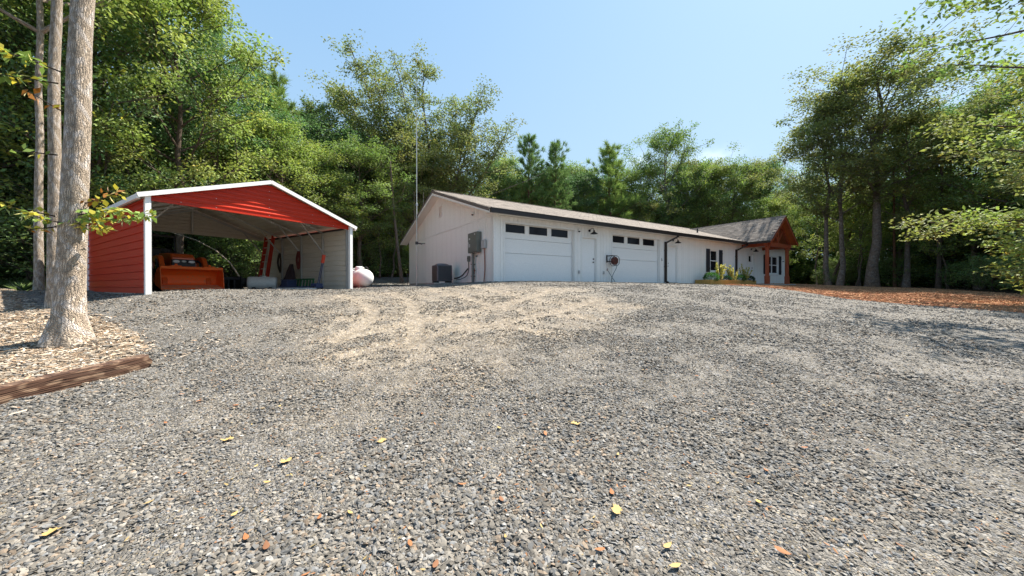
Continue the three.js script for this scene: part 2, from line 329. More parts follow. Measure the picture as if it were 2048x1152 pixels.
M.orange = phys(rgb(0.74, 0.11, 0.010), 0.38, { clearcoat: 0.3, map: speck });
M.bucket = std(rgb(1, 1, 1), 0.55, { map: tex(256, (u, v) => { const k = smooth(0.72, 0.95, wornFn(u, v)); return [lerp(0.97, 0.76, k), lerp(0.42, 0.50, k), lerp(0.13, 0.32, k)]; }) });
M.wornLip = std(rgb(1, 1, 1), 0.6, { map: tex(256, (u, v) => { const k = smooth(0.3, 0.75, wornFn(u, v)); return [lerp(0.86, 0.76, k), lerp(0.48, 0.62, k), lerp(0.30, 0.53, k)]; }) });
M.rubber = std(rgb(0.02, 0.02, 0.02), 0.9);
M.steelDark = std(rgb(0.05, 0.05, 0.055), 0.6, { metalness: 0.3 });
M.lampLens = phys(rgb(0.75, 0.78, 0.82), 0.12, { clearcoat: 1 });
M.redFibre = std(rgb(0.48, 0.035, 0.015), 0.5);
M.alu = std(rgb(0.72, 0.66, 0.58), 0.4, { metalness: 0.5 });
M.blue = std(rgb(0.035, 0.05, 0.12), 0.5, { map: speck });
M.green = std(rgb(0.02, 0.13, 0.05), 0.55, { map: speck });
M.plastic = std(rgb(0.70, 0.72, 0.72), 0.5, { map: speck });
M.acPaint = std(rgb(0.12, 0.12, 0.135), 0.5, { metalness: 0.15, map: speck });

// ---------------------------------------------------------------- the house: x along its front, z out of its front, y up from the slab
const HB = EYE + 0.17, L = 25.7, DEP = 11.4, WALL = 2.63, EAVE = 2.76, OVER = 0.45, SLOPE = 0.3285, RIDGE = 4.78;
const roofY = (z) => (z > -DEP / 2 ? EAVE + (OVER - z) * SLOPE : EAVE + (z + DEP + OVER) * SLOPE);
const house = thing('house', 'long white single storey house with two garage doors, brown shingle roof and cedar porch', 'house', HX, HB, -HD, HT);
mesh('foundation', bx(0.01, L - 0.01, -0.5, 0.035, -DEP + 0.01, -0.03), M.concrete, house);
// openings of the front wall: [x0, x1, y0, y1]
const openings = [[0.50, 4.14, 0.0, 2.36], [4.62, 5.52, 0.03, 2.08], [6.60, 10.30, 0.0, 2.36], [11.0, 11.86, 0.03, 2.08], [15.28, 16.14, 0.78, 2.08], [19.98, 20.88, 0.03, 2.08], [22.72, 24.58, 0.78, 2.06]];
function wallCore(x0, x1, y1, holes) { // boxes around the holes, in a wall 0.16 thick behind z = -0.02
  const cuts = [x0, ...holes.flatMap((h) => [h[0], h[1]]), x1], out = [];
  for (let i = 0; i < cuts.length - 1; i++) {
    const a = cuts[i], b = cuts[i + 1], h = holes.find((q) => q[0] === a && q[1] === b);
    if (!h) out.push(bx(a, b, 0.03, y1, -0.18, -0.018));
    else { out.push(bx(a, b, h[3], y1, -0.18, -0.018)); if (h[2] > 0.1) out.push(bx(a, b, 0.03, h[2], -0.18, -0.018)); }
  }
  return merged(out);
}
const boardGeo = new Map(), boardG = (w, h) => { const k = `${w.toFixed(3)}_${h.toFixed(3)}`; if (!boardGeo.has(k)) boardGeo.set(k, boxUV(new THREE.BoxGeometry(w, h, 0.017))); return boardGeo.get(k); };
let boardN = 0;
function board(parent, x0, x1, y0, y1, z = -0.009) {
  if (x1 - x0 < 0.03 || y1 - y0 < 0.03) return;
  const m = mesh('siding_board', boardG(x1 - x0, y1 - y0), boardN++ % 3 ? M.siding : M.siding2, parent); m.position.set((x0 + x1) / 2, (y0 + y1) / 2, z);
}
{
  const wall = mesh('wall', wallCore(0, L, WALL, openings), M.siding, house), step = 0.2032, gap = 0.011;
  for (let x = 0.09; x < L - 0.09; x += step) {
    let a = x, b = Math.min(x + step - gap, L - 0.09);
    const spans = [];
    for (const h of openings) { const p = h[0] - 0.085, q = h[1] + 0.085; if (b > p && a < q) { if (a >= p - 0.03 && b <= q + 0.03 || true) spans.push([p, q, h]); } }
    if (!spans.length) { board(wall, a, b, 0.02, WALL - 0.01); continue; }
    const [p, q, h] = spans[0];
    if (a < p) board(wall, a, p - 0.004, 0.02, WALL - 0.01);
    if (b > q) board(wall, q + 0.004, b, 0.02, WALL - 0.01);
    const c = Math.max(a, p), e = Math.min(b, q);
    board(wall, c, e, h[3] + 0.085, WALL - 0.01); if (h[2] > 0.1) board(wall, c, e, 0.02, h[2] - 0.085);
  }
  // casings round the openings
  for (const h of openings) {
    const t = [bx(h[0] - 0.083, h[0], h[2] > 0.1 ? h[2] - 0.08 : 0.02, h[3] + 0.083, -0.017, 0.012), bx(h[1], h[1] + 0.083, h[2] > 0.1 ? h[2] - 0.08 : 0.02, h[3] + 0.083, -0.017, 0.012), bx(h[0], h[1], h[3], h[3] + 0.083, -0.017, 0.0115)];
    if (h[2] > 0.1) t.push(bx(h[0], h[1], h[2] - 0.08, h[2], -0.017, 0.0115));
    mesh('casing', merged(t), M.trimWhite, wall);
  }
  mesh('corner_board', merged([bx(-0.02, 0.085, 0.02, WALL, -0.017, 0.014), bx(-0.022, 0.0, 0.021, WALL, -0.10, -0.0175)]), M.trimWhite, wall);
  mesh('corner_board', bx(L - 0.085, L + 0.02, 0.02, WALL, -0.017, 0.014), M.trimWhite, wall);
  // gable end towards the viewer: lower and upper siding with a seam strip between
  const tri = (x0, x1, m = 0) => { const s = new THREE.Shape([new THREE.Vector2(0, 0.03), new THREE.Vector2(DEP, 0.03), new THREE.Vector2(DEP, WALL), new THREE.Vector2(DEP / 2, RIDGE - 0.32), new THREE.Vector2(0, WALL)]); const g = new THREE.ExtrudeGeometry(s, { depth: x1 - x0, bevelEnabled: false }); g.rotateY(Math.PI / 2).translate(x0, 0, 0); return g; };
  const gable = mesh('gable_wall', tri(0.018, 0.16), M.siding, house);
  const gb = (z0, z1, y0a, y1a, y1b) => { // board on the gable from z0 to z1 (depth), sloped top
    const s = new THREE.Shape([new THREE.Vector2(z0, y0a), new THREE.Vector2(z1, y0a), new THREE.Vector2(z1, y1b), new THREE.Vector2(z0, y1a)]);
    const g = new THREE.ExtrudeGeometry(s, { depth: 0.017, bevelEnabled: false }); g.rotateY(Math.PI / 2); mesh('siding_board', g, boardN++ % 3 ? M.siding : M.siding2, gable);
  };
  const top = (d) => RIDGE - 0.13 - Math.abs(d - DEP / 2) * SLOPE;
  for (let d = 0.10; d < DEP - 0.03; d += step) {
    const e = Math.min(d + step - gap, DEP - 0.02); gb(d, e, 0.02, WALL - 0.03, WALL - 0.03);
    if (d < DEP / 2 && e > DEP / 2) { gb(d, DEP / 2, WALL + 0.03, top(d), top(DEP / 2)); gb(DEP / 2, e, WALL + 0.03, top(DEP / 2), top(e)); } else gb(d, e, WALL + 0.03, top(d), top(e));
  }
  mesh('seam_strip', bx(-0.013, 0.017, WALL - 0.028, WALL + 0.028, -DEP + 0.02, -0.1), M.trimWhite, gable);
  { // louvred gable vent
    const v = sub('gable_vent', gable), parts = [];
    mesh('frame', merged([bx(-0.03, -0.001, 3.45, 3.52, -5.92, -5.42), bx(-0.03, -0.001, 4.02, 4.09, -5.92, -5.42), bx(-0.03, -0.001, 3.52, 4.02, -5.92, -5.86), bx(-0.03, -0.001, 3.52, 4.02, -5.48, -5.42)]), M.trimWhite, v);
    for (let k = 0; k < 7; k++) mesh('louvre', bx(-0.03, 0.0, -0.006, 0.006, -0.19, 0.19).rotateZ(0.6).translate(0, 3.56 + k * 0.07, -5.67), M.vent, v);
  }
  mesh('back_wall', bx(0.17, L - 0.17, 0.03, WALL, -DEP, -DEP + 0.16), M.siding, house);
  mesh('end_wall', tri(L - 0.16, L), M.siding, house);
  // soffits, rake boards, fascia
  const soff = bx(-0.42, L + 0.42, WALL + 0.002, WALL + 0.02, 0.0, OVER - 0.03);
  mesh('soffit', soff, M.soffit, house);
  mesh('fascia', bx(-0.42, L + 0.42, WALL - 0.02, EAVE - 0.02, OVER - 0.028, OVER), M.trimWhite, house);
  for (const [x0, x1] of [[-0.45, -0.42], [L + 0.42, L + 0.45]]) {
    for (const s of [1, -1]) {
      const zE = s > 0 ? OVER + 0.02 : -DEP - OVER - 0.02, zM = -DEP / 2, sh = new THREE.Shape([new THREE.Vector2(-zE, roofY(zE) - 0.03), new THREE.Vector2(-zM, RIDGE - 0.03 + 0.0), new THREE.Vector2(-zM, RIDGE - 0.25), new THREE.Vector2(-zE, roofY(zE) - 0.19)]);
      mesh('rake_board', new THREE.ExtrudeGeometry(sh, { depth: x1 - x0, bevelEnabled: false }).rotateY(Math.PI / 2).translate(x0, 0, 0), M.trimWhite, house);
      const sh2 = new THREE.Shape([new THREE.Vector2(-zE, roofY(zE) - 0.15), new THREE.Vector2(-zM, RIDGE - 0.16), new THREE.Vector2(-zM, RIDGE - 0.175), new THREE.Vector2(-zE, roofY(zE) - 0.165)]);
      mesh('rake_soffit', new THREE.ExtrudeGeometry(sh2, { depth: 0.42, bevelEnabled: false }).rotateY(Math.PI / 2).translate(x0 < 0 ? -0.42 : L + 0.0, 0, 0), M.soffit, house);
    }
  }
}
// roof decks and shingles
const shingleCols = [[0.165, 0.138, 0.12], [0.205, 0.172, 0.15], [0.125, 0.105, 0.094], [0.185, 0.16, 0.142], [0.24, 0.205, 0.18]];
const grit = tex(256, (u, v) => { const l = 0.86 + 0.16 * tn(u, v, 80) + 0.12 * tn(u, v, 30); return [l, l, l]; });
const shMats = shingleCols.map((c) => std(rgb(...c), 0.95, { map: grit, bumpMap: speckBump, bumpScale: 0.003 }));
const shStuff = std(rgb(1, 1, 1), 0.95, { map: grit, bumpMap: speckBump, bumpScale: 0.003, vertexColors: true });
const roof = sub('roof', house);
const slab = (prof, x0, x1) => new THREE.ExtrudeGeometry(new THREE.Shape(prof.map(([z, y]) => new THREE.Vector2(-z, y))), { depth: x1 - x0, bevelEnabled: false }).rotateY(Math.PI / 2).translate(x0, 0, 0);
mesh('roof_deck', slab([[OVER, roofY(OVER) - 0.13], [OVER + 0.03, roofY(OVER + 0.03)], [-DEP / 2, RIDGE], [-DEP - OVER - 0.03, roofY(-DEP - OVER - 0.03)], [-DEP - OVER, roofY(-DEP - OVER) - 0.13], [-DEP / 2, RIDGE - 0.13]], -0.46, L + 0.46), shMats[0], roof);
const PC = 20.6, PHW = 1.95, PFRONT = 1.95, PRIDGE = 4.43, PEAVE = 2.73, PS = (PRIDGE - PEAVE) / PHW;
{
  const R = rng(5), items = []; // [matrix, colour index, distance]
  const w = 0.31, expo = 0.145, len = 0.2, base = boxUV(new THREE.BoxGeometry(w - 0.008, 0.009, len));
  house.updateMatrixWorld(true);
  const place = (o, right, upv, out, a, b, keep) => {
    const tilt = 0.05 + R() * 0.02, m = new THREE.Matrix4().makeBasis(right, out, right.clone().cross(out)), p = o.clone().addScaledVector(right, a).addScaledVector(upv, b).addScaledVector(out, 0.012 + R() * 0.004);
    if (keep && !keep(p)) return;
    m.multiply(new THREE.Matrix4().makeRotationX(tilt)).setPosition(p);
    items.push([m, Math.floor(R() * 5), p.clone().applyMatrix4(house.matrixWorld).distanceTo(camera.position)]);
  };
  // main front slope
  let up = V(0, SLOPE, -1).normalize(), right = V(1, 0, 0), out = V(0, 1, SLOPE).normalize(), slopeLen = Math.hypot(OVER + 0.03 + DEP / 2, (OVER + 0.03 + DEP / 2) * SLOPE), o = V(-0.46, roofY(OVER + 0.03), OVER + 0.03);
  const porchAt = (x, z) => PRIDGE - Math.abs(x - PC) * PS;
  for (let j = 0; j * expo < slopeLen - 0.1; j++) for (let i = 0; i * w < L + 0.9; i++) place(o, right, up, out, i * w + ((j * 0.137) % w) * 1, j * expo + len / 2, (p) => p.x > -0.33 && p.x < L + 0.33 && !(p.z < PFRONT && porchAt(p.x, p.z) > p.y + 0.12));
  // porch slopes
  for (const s of [-1, 1]) {
    up = V(-s, PS, 0).normalize(); right = V(0, 0, -s).multiplyScalar(1); out = V(s * PS, 1, 0).normalize(); right = up.clone().cross(out).negate();
    if (right.clone().cross(out).dot(up) > 0) right.negate();
    const sl = Math.hypot(PHW, PRIDGE - PEAVE); o = V(PC + s * (PHW + 0.03), PEAVE - 0.026, PFRONT);
    for (let j = 0; j * expo < sl - 0.02; j++) for (let i = 0; i * w < 7; i++) { const a = i * w + ((j * 0.137) % w); place(o, right.z > 0 ? right.clone().negate() : right, up, out, a, j * expo + len / 2, (p) => p.z < PFRONT - 0.12 && p.y > roofY(p.z) - 0.02 && p.z > -DEP / 2); }
  }
  items.sort((a, b) => a[2] - b[2]);
  const rest = [];
  items.forEach(([m, c], i) => {
    if (i < 300) { const k = mesh('shingle', base, shMats[c], roof); m.decompose(k.position, k.quaternion, k.scale); } else {
      const g = base.clone().toNonIndexed().applyMatrix4(m), n = g.attributes.position.count, col = new Float32Array(n * 3);
      for (let q = 0; q < n; q++) col.set(shingleCols[c], q * 3);
      g.setAttribute('color', new THREE.BufferAttribute(col, 3)); rest.push(g);
    }
  });
  const st = mesh('shingles', mergeGeometries(rest), shStuff, roof); st.userData.kind = 'stuff';
  // ridge caps
  mesh('ridge_cap', merged([-1, 1].map((s) => new THREE.BoxGeometry(L + 0.9, 0.02, 0.17).rotateX(s * Math.atan(SLOPE)).translate(L / 2, RIDGE + 0.012, -DEP / 2 + s * 0.08))), shMats[2], roof);
  mesh('ridge_cap', merged([-1, 1].map((s) => new THREE.BoxGeometry(0.16, 0.02, 6.3).rotateZ(-s * Math.atan(PS)).translate(PC + s * 0.055, PRIDGE - 0.025, PFRONT - 3.12))), shMats[2], roof);
  mesh('vent_pipe', new THREE.CylinderGeometry(0.05, 0.05, 0.4, 12).translate(16.6, roofY(-1.6) + 0.1, -1.6), M.black, roof);
}
// gutter and downspouts
mesh('gutter', merged([bx(-0.44, PC - PHW - 0.05, EAVE - 0.18, EAVE - 0.02, OVER + 0.001, OVER + 0.12), bx(-0.44, PC - PHW - 0.05, EAVE - 0.045, EAVE - 0.012, OVER + 0.121, OVER + 0.135)]), M.gutter, house);
mesh('gutter', bx(PC + PHW + 0.05, L + 0.44, EAVE - 0.15, EAVE - 0.02, OVER + 0.001, OVER + 0.12), M.gutter, house);
mesh('gutter', bx(PC - PHW - 0.09, PC - PHW - 0.0, PEAVE - 0.16, PEAVE - 0.03, 0.6, PFRONT - 0.04), M.gutter, house);
for (const x of [10.72, 18.3]) {
  const x1 = x + 0.42;
  mesh('downspout', merged([bar(V(x1, EAVE - 0.13, OVER + 0.06), V(x1, WALL - 0.12, OVER + 0.06), 0.1, 0.09), bar(V(x1 + 0.02, WALL - 0.09, OVER + 0.06), V(x + 0.01, WALL - 0.42, 0.06), 0.1, 0.09), bar(V(x, WALL - 0.36, 0.065), V(x, 0.06, 0.065), 0.11, 0.09), bar(V(x, 0.12, 0.06), V(x, 0.04, 0.22), 0.11, 0.09), bx(x - 0.065, x + 0.065, 0.9, 0.93, 0.001, 0.115), bx(x - 0.065, x + 0.065, 1.8, 1.83, 0.001, 0.115)]), M.gutter, house);
}
// garage doors: four sections, the top one glazed
for (const [x0, x1, wins] of [[0.50, 4.14, [[0.60, 1.55], [1.75, 2.72], [2.92, 3.88]]], [6.60, 10.30, [[6.76, 7.62], [7.84, 8.80], [9.05, 10.02]]]]) {
  const door = sub('garage_door', house), zf = -0.15;
  const secs = [[0.04, 0.585], [0.595, 1.17], [1.18, 1.755]];
  for (const [a, b] of secs) {
    const rows = [];
    rows.push(rbx(x0 + 0.005, x1 - 0.005, a, b, zf - 0.04, zf, 0.006, 1));
    for (let k = 0; k < 4; k++) rows.push(bx(x0 + 0.03, x1 - 0.03, a + 0.02 + k * 0.138, a + 0.150 + k * 0.138, zf, zf + 0.002));
    mesh('door_panel', merged(rows), M.doorPaint, door);
  }
  const top = [bx(x0 + 0.005, x1 - 0.005, 1.765, 2.0, zf - 0.04, zf), bx(x0 + 0.005, x1 - 0.005, 2.345, 2.36, zf - 0.04, zf)];
  let c = x0 + 0.005; for (const [a, b] of [...wins, [x1 - 0.005, x1]]) { top.push(bx(c, a, 2.0, 2.345, zf - 0.04, zf)); c = b; }
  mesh('door_panel', merged(top), M.doorPaint, door);
  for (const [a, b] of wins) {
    mesh('window_pane', bx(a + 0.002, b - 0.002, 2.002, 2.343, zf - 0.028, zf - 0.018), M.glass, door);
    mesh('window_frame', merged([bx(a - 0.02, b + 0.02, 1.985, 2.01, zf + 0.001, zf + 0.012), bx(a - 0.02, b + 0.02, 2.335, 2.355, zf + 0.001, zf + 0.012), bx(a - 0.02, a + 0.01, 2.01, 2.335, zf + 0.001, zf + 0.0118), bx(b - 0.01, b + 0.02, 2.01, 2.335, zf + 0.001, zf + 0.0118)]), M.trimWhite, door);
  }
  mesh('bottom_seal', bx(x0 + 0.01, x1 - 0.01, 0.005, 0.038, zf - 0.03, zf + 0.005), M.rubber, door);
  mesh('jamb', merged([bx(x0 + 0.001, x0 + 0.02, 0.0, 2.36, zf + 0.013, -0.02), bx(x1 - 0.02, x1 - 0.001, 0.0, 2.36, zf + 0.013, -0.02)]), M.trimWhite, door);
}
// entry doors
function entry(x0, x1, glazed, handleX) {
  const door = sub('door', house), a = x0 + 0.03, b = x1 - 0.03, z = -0.09;
  if (glazed) { const g0 = a + 0.26, g1 = b - 0.26; mesh('leaf', merged([bx(a, b, 0.05, 1.55, z - 0.04, z), bx(a, b, 1.95, 2.06, z - 0.04, z), bx(a, g0, 1.55, 1.95, z - 0.04, z), bx(g1, b, 1.55, 1.95, z - 0.04, z)]), M.doorPaint, door); mesh('window_pane', bx(g0 + 0.002, g1 - 0.002, 1.552, 1.948, z - 0.03, z - 0.02), M.glass, door); } else mesh('leaf', rbx(a, b, 0.05, 2.06, z - 0.04, z, 0.004, 1), M.doorPaint, door);
  mesh('frame', merged([bx(x0 + 0.001, a - 0.003, 0.04, 2.08, -0.17, -0.02), bx(b + 0.003, x1 - 0.001, 0.04, 2.08, -0.17, -0.02), bx(a - 0.003, b + 0.003, 2.063, 2.079, -0.17, -0.02)]), M.trimWhite, door);
  mesh('threshold', bx(x0, x1, -0.02, 0.045, -0.16, 0.05), std(rgb(0.16, 0.10, 0.05), 0.8), door);
  const h = sub('handle', door);
  mesh('lever', merged([new THREE.CylinderGeometry(0.032, 0.032, 0.02, 14).rotateX(Math.PI / 2).translate(handleX, 0.97, z + 0.011), bar(V(handleX, 0.97, z + 0.05), V(handleX - 0.1, 0.97, z + 0.05), 0.022, 0.022, true), new THREE.CylinderGeometry(0.012, 0.012, 0.05, 10).rotateX(Math.PI / 2).translate(handleX, 0.97, z + 0.03)]), M.black, h);
  mesh('deadbolt', new THREE.CylinderGeometry(0.035, 0.035, 0.03, 14).rotateX(Math.PI / 2).translate(handleX, 1.12, z + 0.016), M.black, h);
}
entry(4.62, 5.52, false, 5.40); entry(11.0, 11.86, false, 11.12); entry(19.98, 20.88, true, 20.74);
// windows with shutters
function windowUnit(x0, x1, y0, y1, lights, shutters) {
  const w = sub('window', house), z = -0.06, n = lights, each = (x1 - x0) / n;
  for (let k = 0; k < n; k++) {
    const a = x0 + k * each + 0.005, b = a + each - 0.01, m = (y0 + y1) / 2;
    mesh('sash_frame', merged([bx(a, a + 0.055, y0, y1, z - 0.05, z + 0.02), bx(b - 0.055, b, y0, y1, z - 0.05, z + 0.02), bx(a + 0.055, b - 0.055, y0, y0 + 0.06, z - 0.05, z + 0.019), bx(a + 0.055, b - 0.055, y1 - 0.05, y1, z - 0.05, z + 0.019), bx(a + 0.055, b - 0.055, m - 0.025, m + 0.025, z - 0.05, z + 0.017)]), M.trimWhite, w);
    mesh('window_pane', bx(a + 0.055, b - 0.055, y0 + 0.06, m - 0.025, z - 0.02, z - 0.012), M.glass, w);
    mesh('window_pane', bx(a + 0.055, b - 0.055, m + 0.025, y1 - 0.05, z - 0.028, z - 0.02), M.glass, w);
  }
  mesh('sill', bx(x0 - 0.1, x1 + 0.1, y0 - 0.10, y0 - 0.075, 0.0125, 0.04), M.trimWhite, w);
  for (const [s0, s1] of shutters) {
    const sh = sub('shutter', w), c = (s1 - s0) / 3;
    for (let k = 0; k < 3; k++) mesh('board', rbx(s0 + k * c + 0.004, s0 + (k + 1) * c - 0.004, y0 - 0.06, y1 + 0.06, 0.014, 0.036, 0.004, 1), M.shutter, sh);
    mesh('batten', merged([bx(s0 + 0.02, s1 - 0.02, y0 + 0.12, y0 + 0.21, 0.037, 0.055), bx(s0 + 0.02, s1 - 0.02, y1 - 0.22, y1 - 0.13, 0.037, 0.055)]), M.shutter, sh);
  }
}
windowUnit(15.28, 16.14, 0.78, 2.08, 1, [[14.78, 15.19], [16.23, 16.64]]);
windowUnit(22.72, 24.58, 0.78, 2.06, 2, [[22.22, 22.63], [24.67, 25.08]]);
// porch: posts, beams, truss, boarded soffit
{
  const porch = sub('porch', house), z0 = 1.5, xs = [PC - 1.46, PC + 1.46];
  for (const x of xs) {
    mesh('post', rbx(x - 0.085, x + 0.085, 0.0, 2.42, z0 - 0.085, z0 + 0.085, 0.012), M.cedar, porch);
    mesh('post_base', rbx(x - 0.12, x + 0.12, -0.25, 0.52, z0 - 0.12, z0 + 0.12, 0.015), M.cedar, porch);
    mesh('post_cap', rbx(x - 0.12, x + 0.12, 2.3, 2.42, z0 - 0.12, z0 + 0.12, 0.012), M.cedar, porch);
    mesh('beam', bx(x - 0.075, x + 0.075, 2.42, 2.66, 0.02, 1.72), M.cedar, porch);
  }
  mesh('tie_beam', bx(xs[0] - 0.36, xs[1] + 0.36, 2.425, 2.68, z0 - 0.07, z0 + 0.07), M.cedar, porch);
  mesh('king_post', bx(PC - 0.08, PC + 0.08, 2.68, PRIDGE - 0.2, z0 - 0.06, z0 + 0.06), M.cedar, porch);
  for (const s of [-1, 1]) {
    mesh('truss_rafter', bar(V(PC + s * (PHW - 0.12), PEAVE - 0.06, z0), V(PC + s * 0.04, PRIDGE - 0.18, z0), 0.13, 0.17), M.cedar, porch);
    mesh('brace', bar(V(PC + s * 0.06, 2.85, z0), V(PC + s * 0.66, 3.5, z0), 0.11, 0.1), M.cedar, porch);
    mesh('barge_board', bar(V(PC + s * (PHW + 0.03), PEAVE - 0.12, PFRONT - 0.02), V(PC + s * 0.0, PRIDGE - 0.1, PFRONT - 0.02), 0.035, 0.17), M.cedar, porch);
    mesh('drip_edge', bar(V(PC + s * (PHW + 0.06), PEAVE - 0.035, PFRONT + 0.004), V(PC, PRIDGE + 0.0, PFRONT + 0.004), 0.02, 0.045), M.gutter, porch);
    // deck under the shingles
    const a = V(PC + s * (PHW + 0.03), PEAVE - 0.03, 0), b = V(PC, PRIDGE - 0.004, 0), g = bar(a, b, 1, 1); const len = a.distanceTo(b);
    const ang = Math.atan2(b.y - a.y, b.x - a.x);
    mesh('porch_deck', new THREE.BoxGeometry(len, 0.03, 6.2).rotateZ(ang).translate((a.x + b.x) / 2, (a.y + b.y) / 2 - 0.02, PFRONT - 0.02 - 3.1), shMats[0], porch);
    for (let k = 0; k < 11; k++) { const t = (k + 0.5) / 11; mesh('soffit_board', new THREE.BoxGeometry(len / 11 - 0.008, 0.016, PFRONT - 0.05).rotateZ(ang).translate(lerp(a.x, b.x, t), lerp(a.y, b.y, t) - 0.055, (PFRONT - 0.06) / 2), M.cedarLight, porch); }
  }
  mesh('porch_slab', rbx(PC - 1.9, PC + 1.9, -0.3, -0.012, 0.02, 1.85, 0.015), M.concrete, porch);
}
// closed inside: a dark flat ceiling keeps daylight out of the rooms
mesh('ceiling', bx(0.17, L - 0.17, WALL - 0.02, WALL, -DEP + 0.17, -0.19), M.soffit, house);

// ---------------------------------------------------------------- fittings on and beside the house (placed in the house's own axes)
function atHouse(name, label, category, x, y, z, turn = 0, group) {
  const p = V(x, y, z).applyMatrix4(house.matrixWorld); return thing(name, label, category, p.x, p.y, p.z, HT + turn, group);
}
// gooseneck barn lamps
const lampLabels = ['black gooseneck barn lamp above the white door between the garage doors', 'black gooseneck barn lamp over the plain door right of the long downspout', 'black gooseneck barn lamp above the porch front door'];
[5.05, 11.45, 20.4].forEach((x, i) => {
  const l = atHouse('wall_lamp', lampLabels[i], 'lamp', x, 2.36, 0.012, 0, 'barn lamps on the house front');
  mesh('wall_plate', new THREE.CylinderGeometry(0.055, 0.06, 0.03, 18).rotateX(Math.PI / 2).translate(0, 0.05, 0.012), M.blackMetal, l);
  mesh('gooseneck', pipe([V(0, 0.05, 0.02), V(0, 0.12, 0.12), V(0, 0.12, 0.24), V(0, 0.04, 0.3), V(0, 0.0, 0.3)], 0.011, 24), M.blackMetal, l);
  mesh('lamp_shade', new THREE.LatheGeometry([[0.0, 0.03], [0.035, 0.03], [0.04, -0.03], [0.075, -0.055], [0.165, -0.125], [0.168, -0.135], [0.16, -0.13], [0.07, -0.065], [0.03, -0.035], [0.0, -0.03]].map(([a, b]) => new THREE.Vector2(a, b)), 28).translate(0, 0, 0.3), M.blackMetal, l);
  mesh('bulb', new THREE.SphereGeometry(0.03, 14, 10).translate(0, -0.085, 0.3), M.lampLens, l);
});
function cam(label, x, y, z, turn) {
  const c = atHouse('security_camera', label, 'camera', x, y, z, turn, 'dome cameras under the eaves');
  mesh('mount', new THREE.CylinderGeometry(0.055, 0.06, 0.07, 18).translate(0, 0.05, 0.06), M.trimWhite, c);
  mesh('bracket', bx(-0.03, 0.03, 0.02, 0.12, 0.0, 0.06), M.trimWhite, c);
  mesh('dome', new THREE.SphereGeometry(0.052, 18, 10, 0, 6.29, Math.PI / 2, Math.PI / 2).translate(0, 0.014, 0.06), M.glass, c);
}
cam('small dome camera on the pink tinted gable wall below the vent', -0.014, 2.9, -1.75, -Math.PI / 2);
cam('small dome camera right of the first garage door', 4.38, 2.32, 0.002, 0);
cam('small dome camera beside the far right porch window', 25.35, 1.75, 0.002, 0);
{ // doorbell box, sockets
  const b = atHouse('control_box', 'small pale keypad box right of the second garage door', 'keypad', 10.45, 1.22, 0.003); mesh('case', rbx(-0.04, 0.04, 0, 0.16, 0, 0.035, 0.008), M.paleGrey, b); mesh('lid', rbx(-0.034, 0.034, 0.07, 0.15, 0.0355, 0.045, 0.004), M.plastic, b);
  for (const [x, lab] of [[4.4, 'outdoor power socket low on the wall left of the first white door'], [5.98, 'outdoor power socket below the wall hose reel']]) {
    const s = atHouse('power_socket', lab, 'socket', x, 0.42, 0.003); mesh('cover', rbx(-0.045, 0.045, 0, 0.13, 0, 0.05, 0.01), M.paleGrey, s); mesh('hinge', bx(-0.04, 0.04, 0.131, 0.14, 0.0, 0.03), M.galv, s);
  }
}
{ // hose reel
  const r = atHouse('hose_reel', 'wall mounted hose reel with dark hose left of the second garage door', 'hose reel', 6.32, 1.0, 0.016);
  mesh('wall_bracket', merged([bx(-0.16, -0.10, -0.02, 0.34, 0, 0.02), bx(-0.15, -0.11, 0.27, 0.31, 0.02, 0.36), bx(-0.15, -0.11, 0.0, 0.04, 0.02, 0.3), bar(V(-0.13, 0.28, 0.33), V(0.08, 0.29, 0.33), 0.035)]), M.blackMetal, r);
  const w = sub('reel', r), c = V(0.06, 0.05, 0.32);
  mesh('hub', new THREE.CylinderGeometry(0.15, 0.15, 0.16, 24).rotateX(Math.PI / 2).translate(c.x, c.y, c.z), std(rgb(0.10, 0.025, 0.015), 0.6), w);
  for (const s of [-0.09, 0.09]) mesh('rim', merged([new THREE.TorusGeometry(0.24, 0.012, 8, 36).translate(c.x, c.y, c.z + s), ...[0, 1, 2].map((k) => new THREE.CylinderGeometry(0.008, 0.008, 0.47, 8).rotateZ(k * 1.047).translate(c.x, c.y, c.z + s))]), M.blackMetal, w);
  const coil = []; for (let k = 0; k < 5; k++) coil.push(new THREE.TorusGeometry(0.17, 0.014, 8, 32).translate(c.x, c.y, c.z - 0.06 + k * 0.03)); mesh('coiled_hose', merged(coil), std(rgb(0.14, 0.03, 0.02), 0.5), w);
  mesh('feed_hose', pipe([V(0.2, -0.03, 0.34), V(0.24, -0.25, 0.28), V(0.06, -0.6, 0.22), V(-0.06, -0.86, 0.24), V(-0.02, -1.0, 0.26)], 0.012, 30), std(rgb(0.02, 0.05, 0.05), 0.5), r);
  mesh('supply_hose', pipe([V(-0.13, -0.4, 0.05), V(-0.12, -0.5, 0.14), V(0.02, -0.74, 0.2), V(0.16, -0.93, 0.24), V(0.13, -1.0, 0.26)], 0.012, 30), std(rgb(0.02, 0.05, 0.05), 0.5), r);
  mesh('spigot', merged([bar(V(-0.13, -0.38, 0), V(-0.13, -0.38, 0.09), 0.03, 0.03, true), new THREE.TorusGeometry(0.03, 0.007, 6, 14).translate(-0.13, -0.33, 0.06)]), M.rust, r);
}
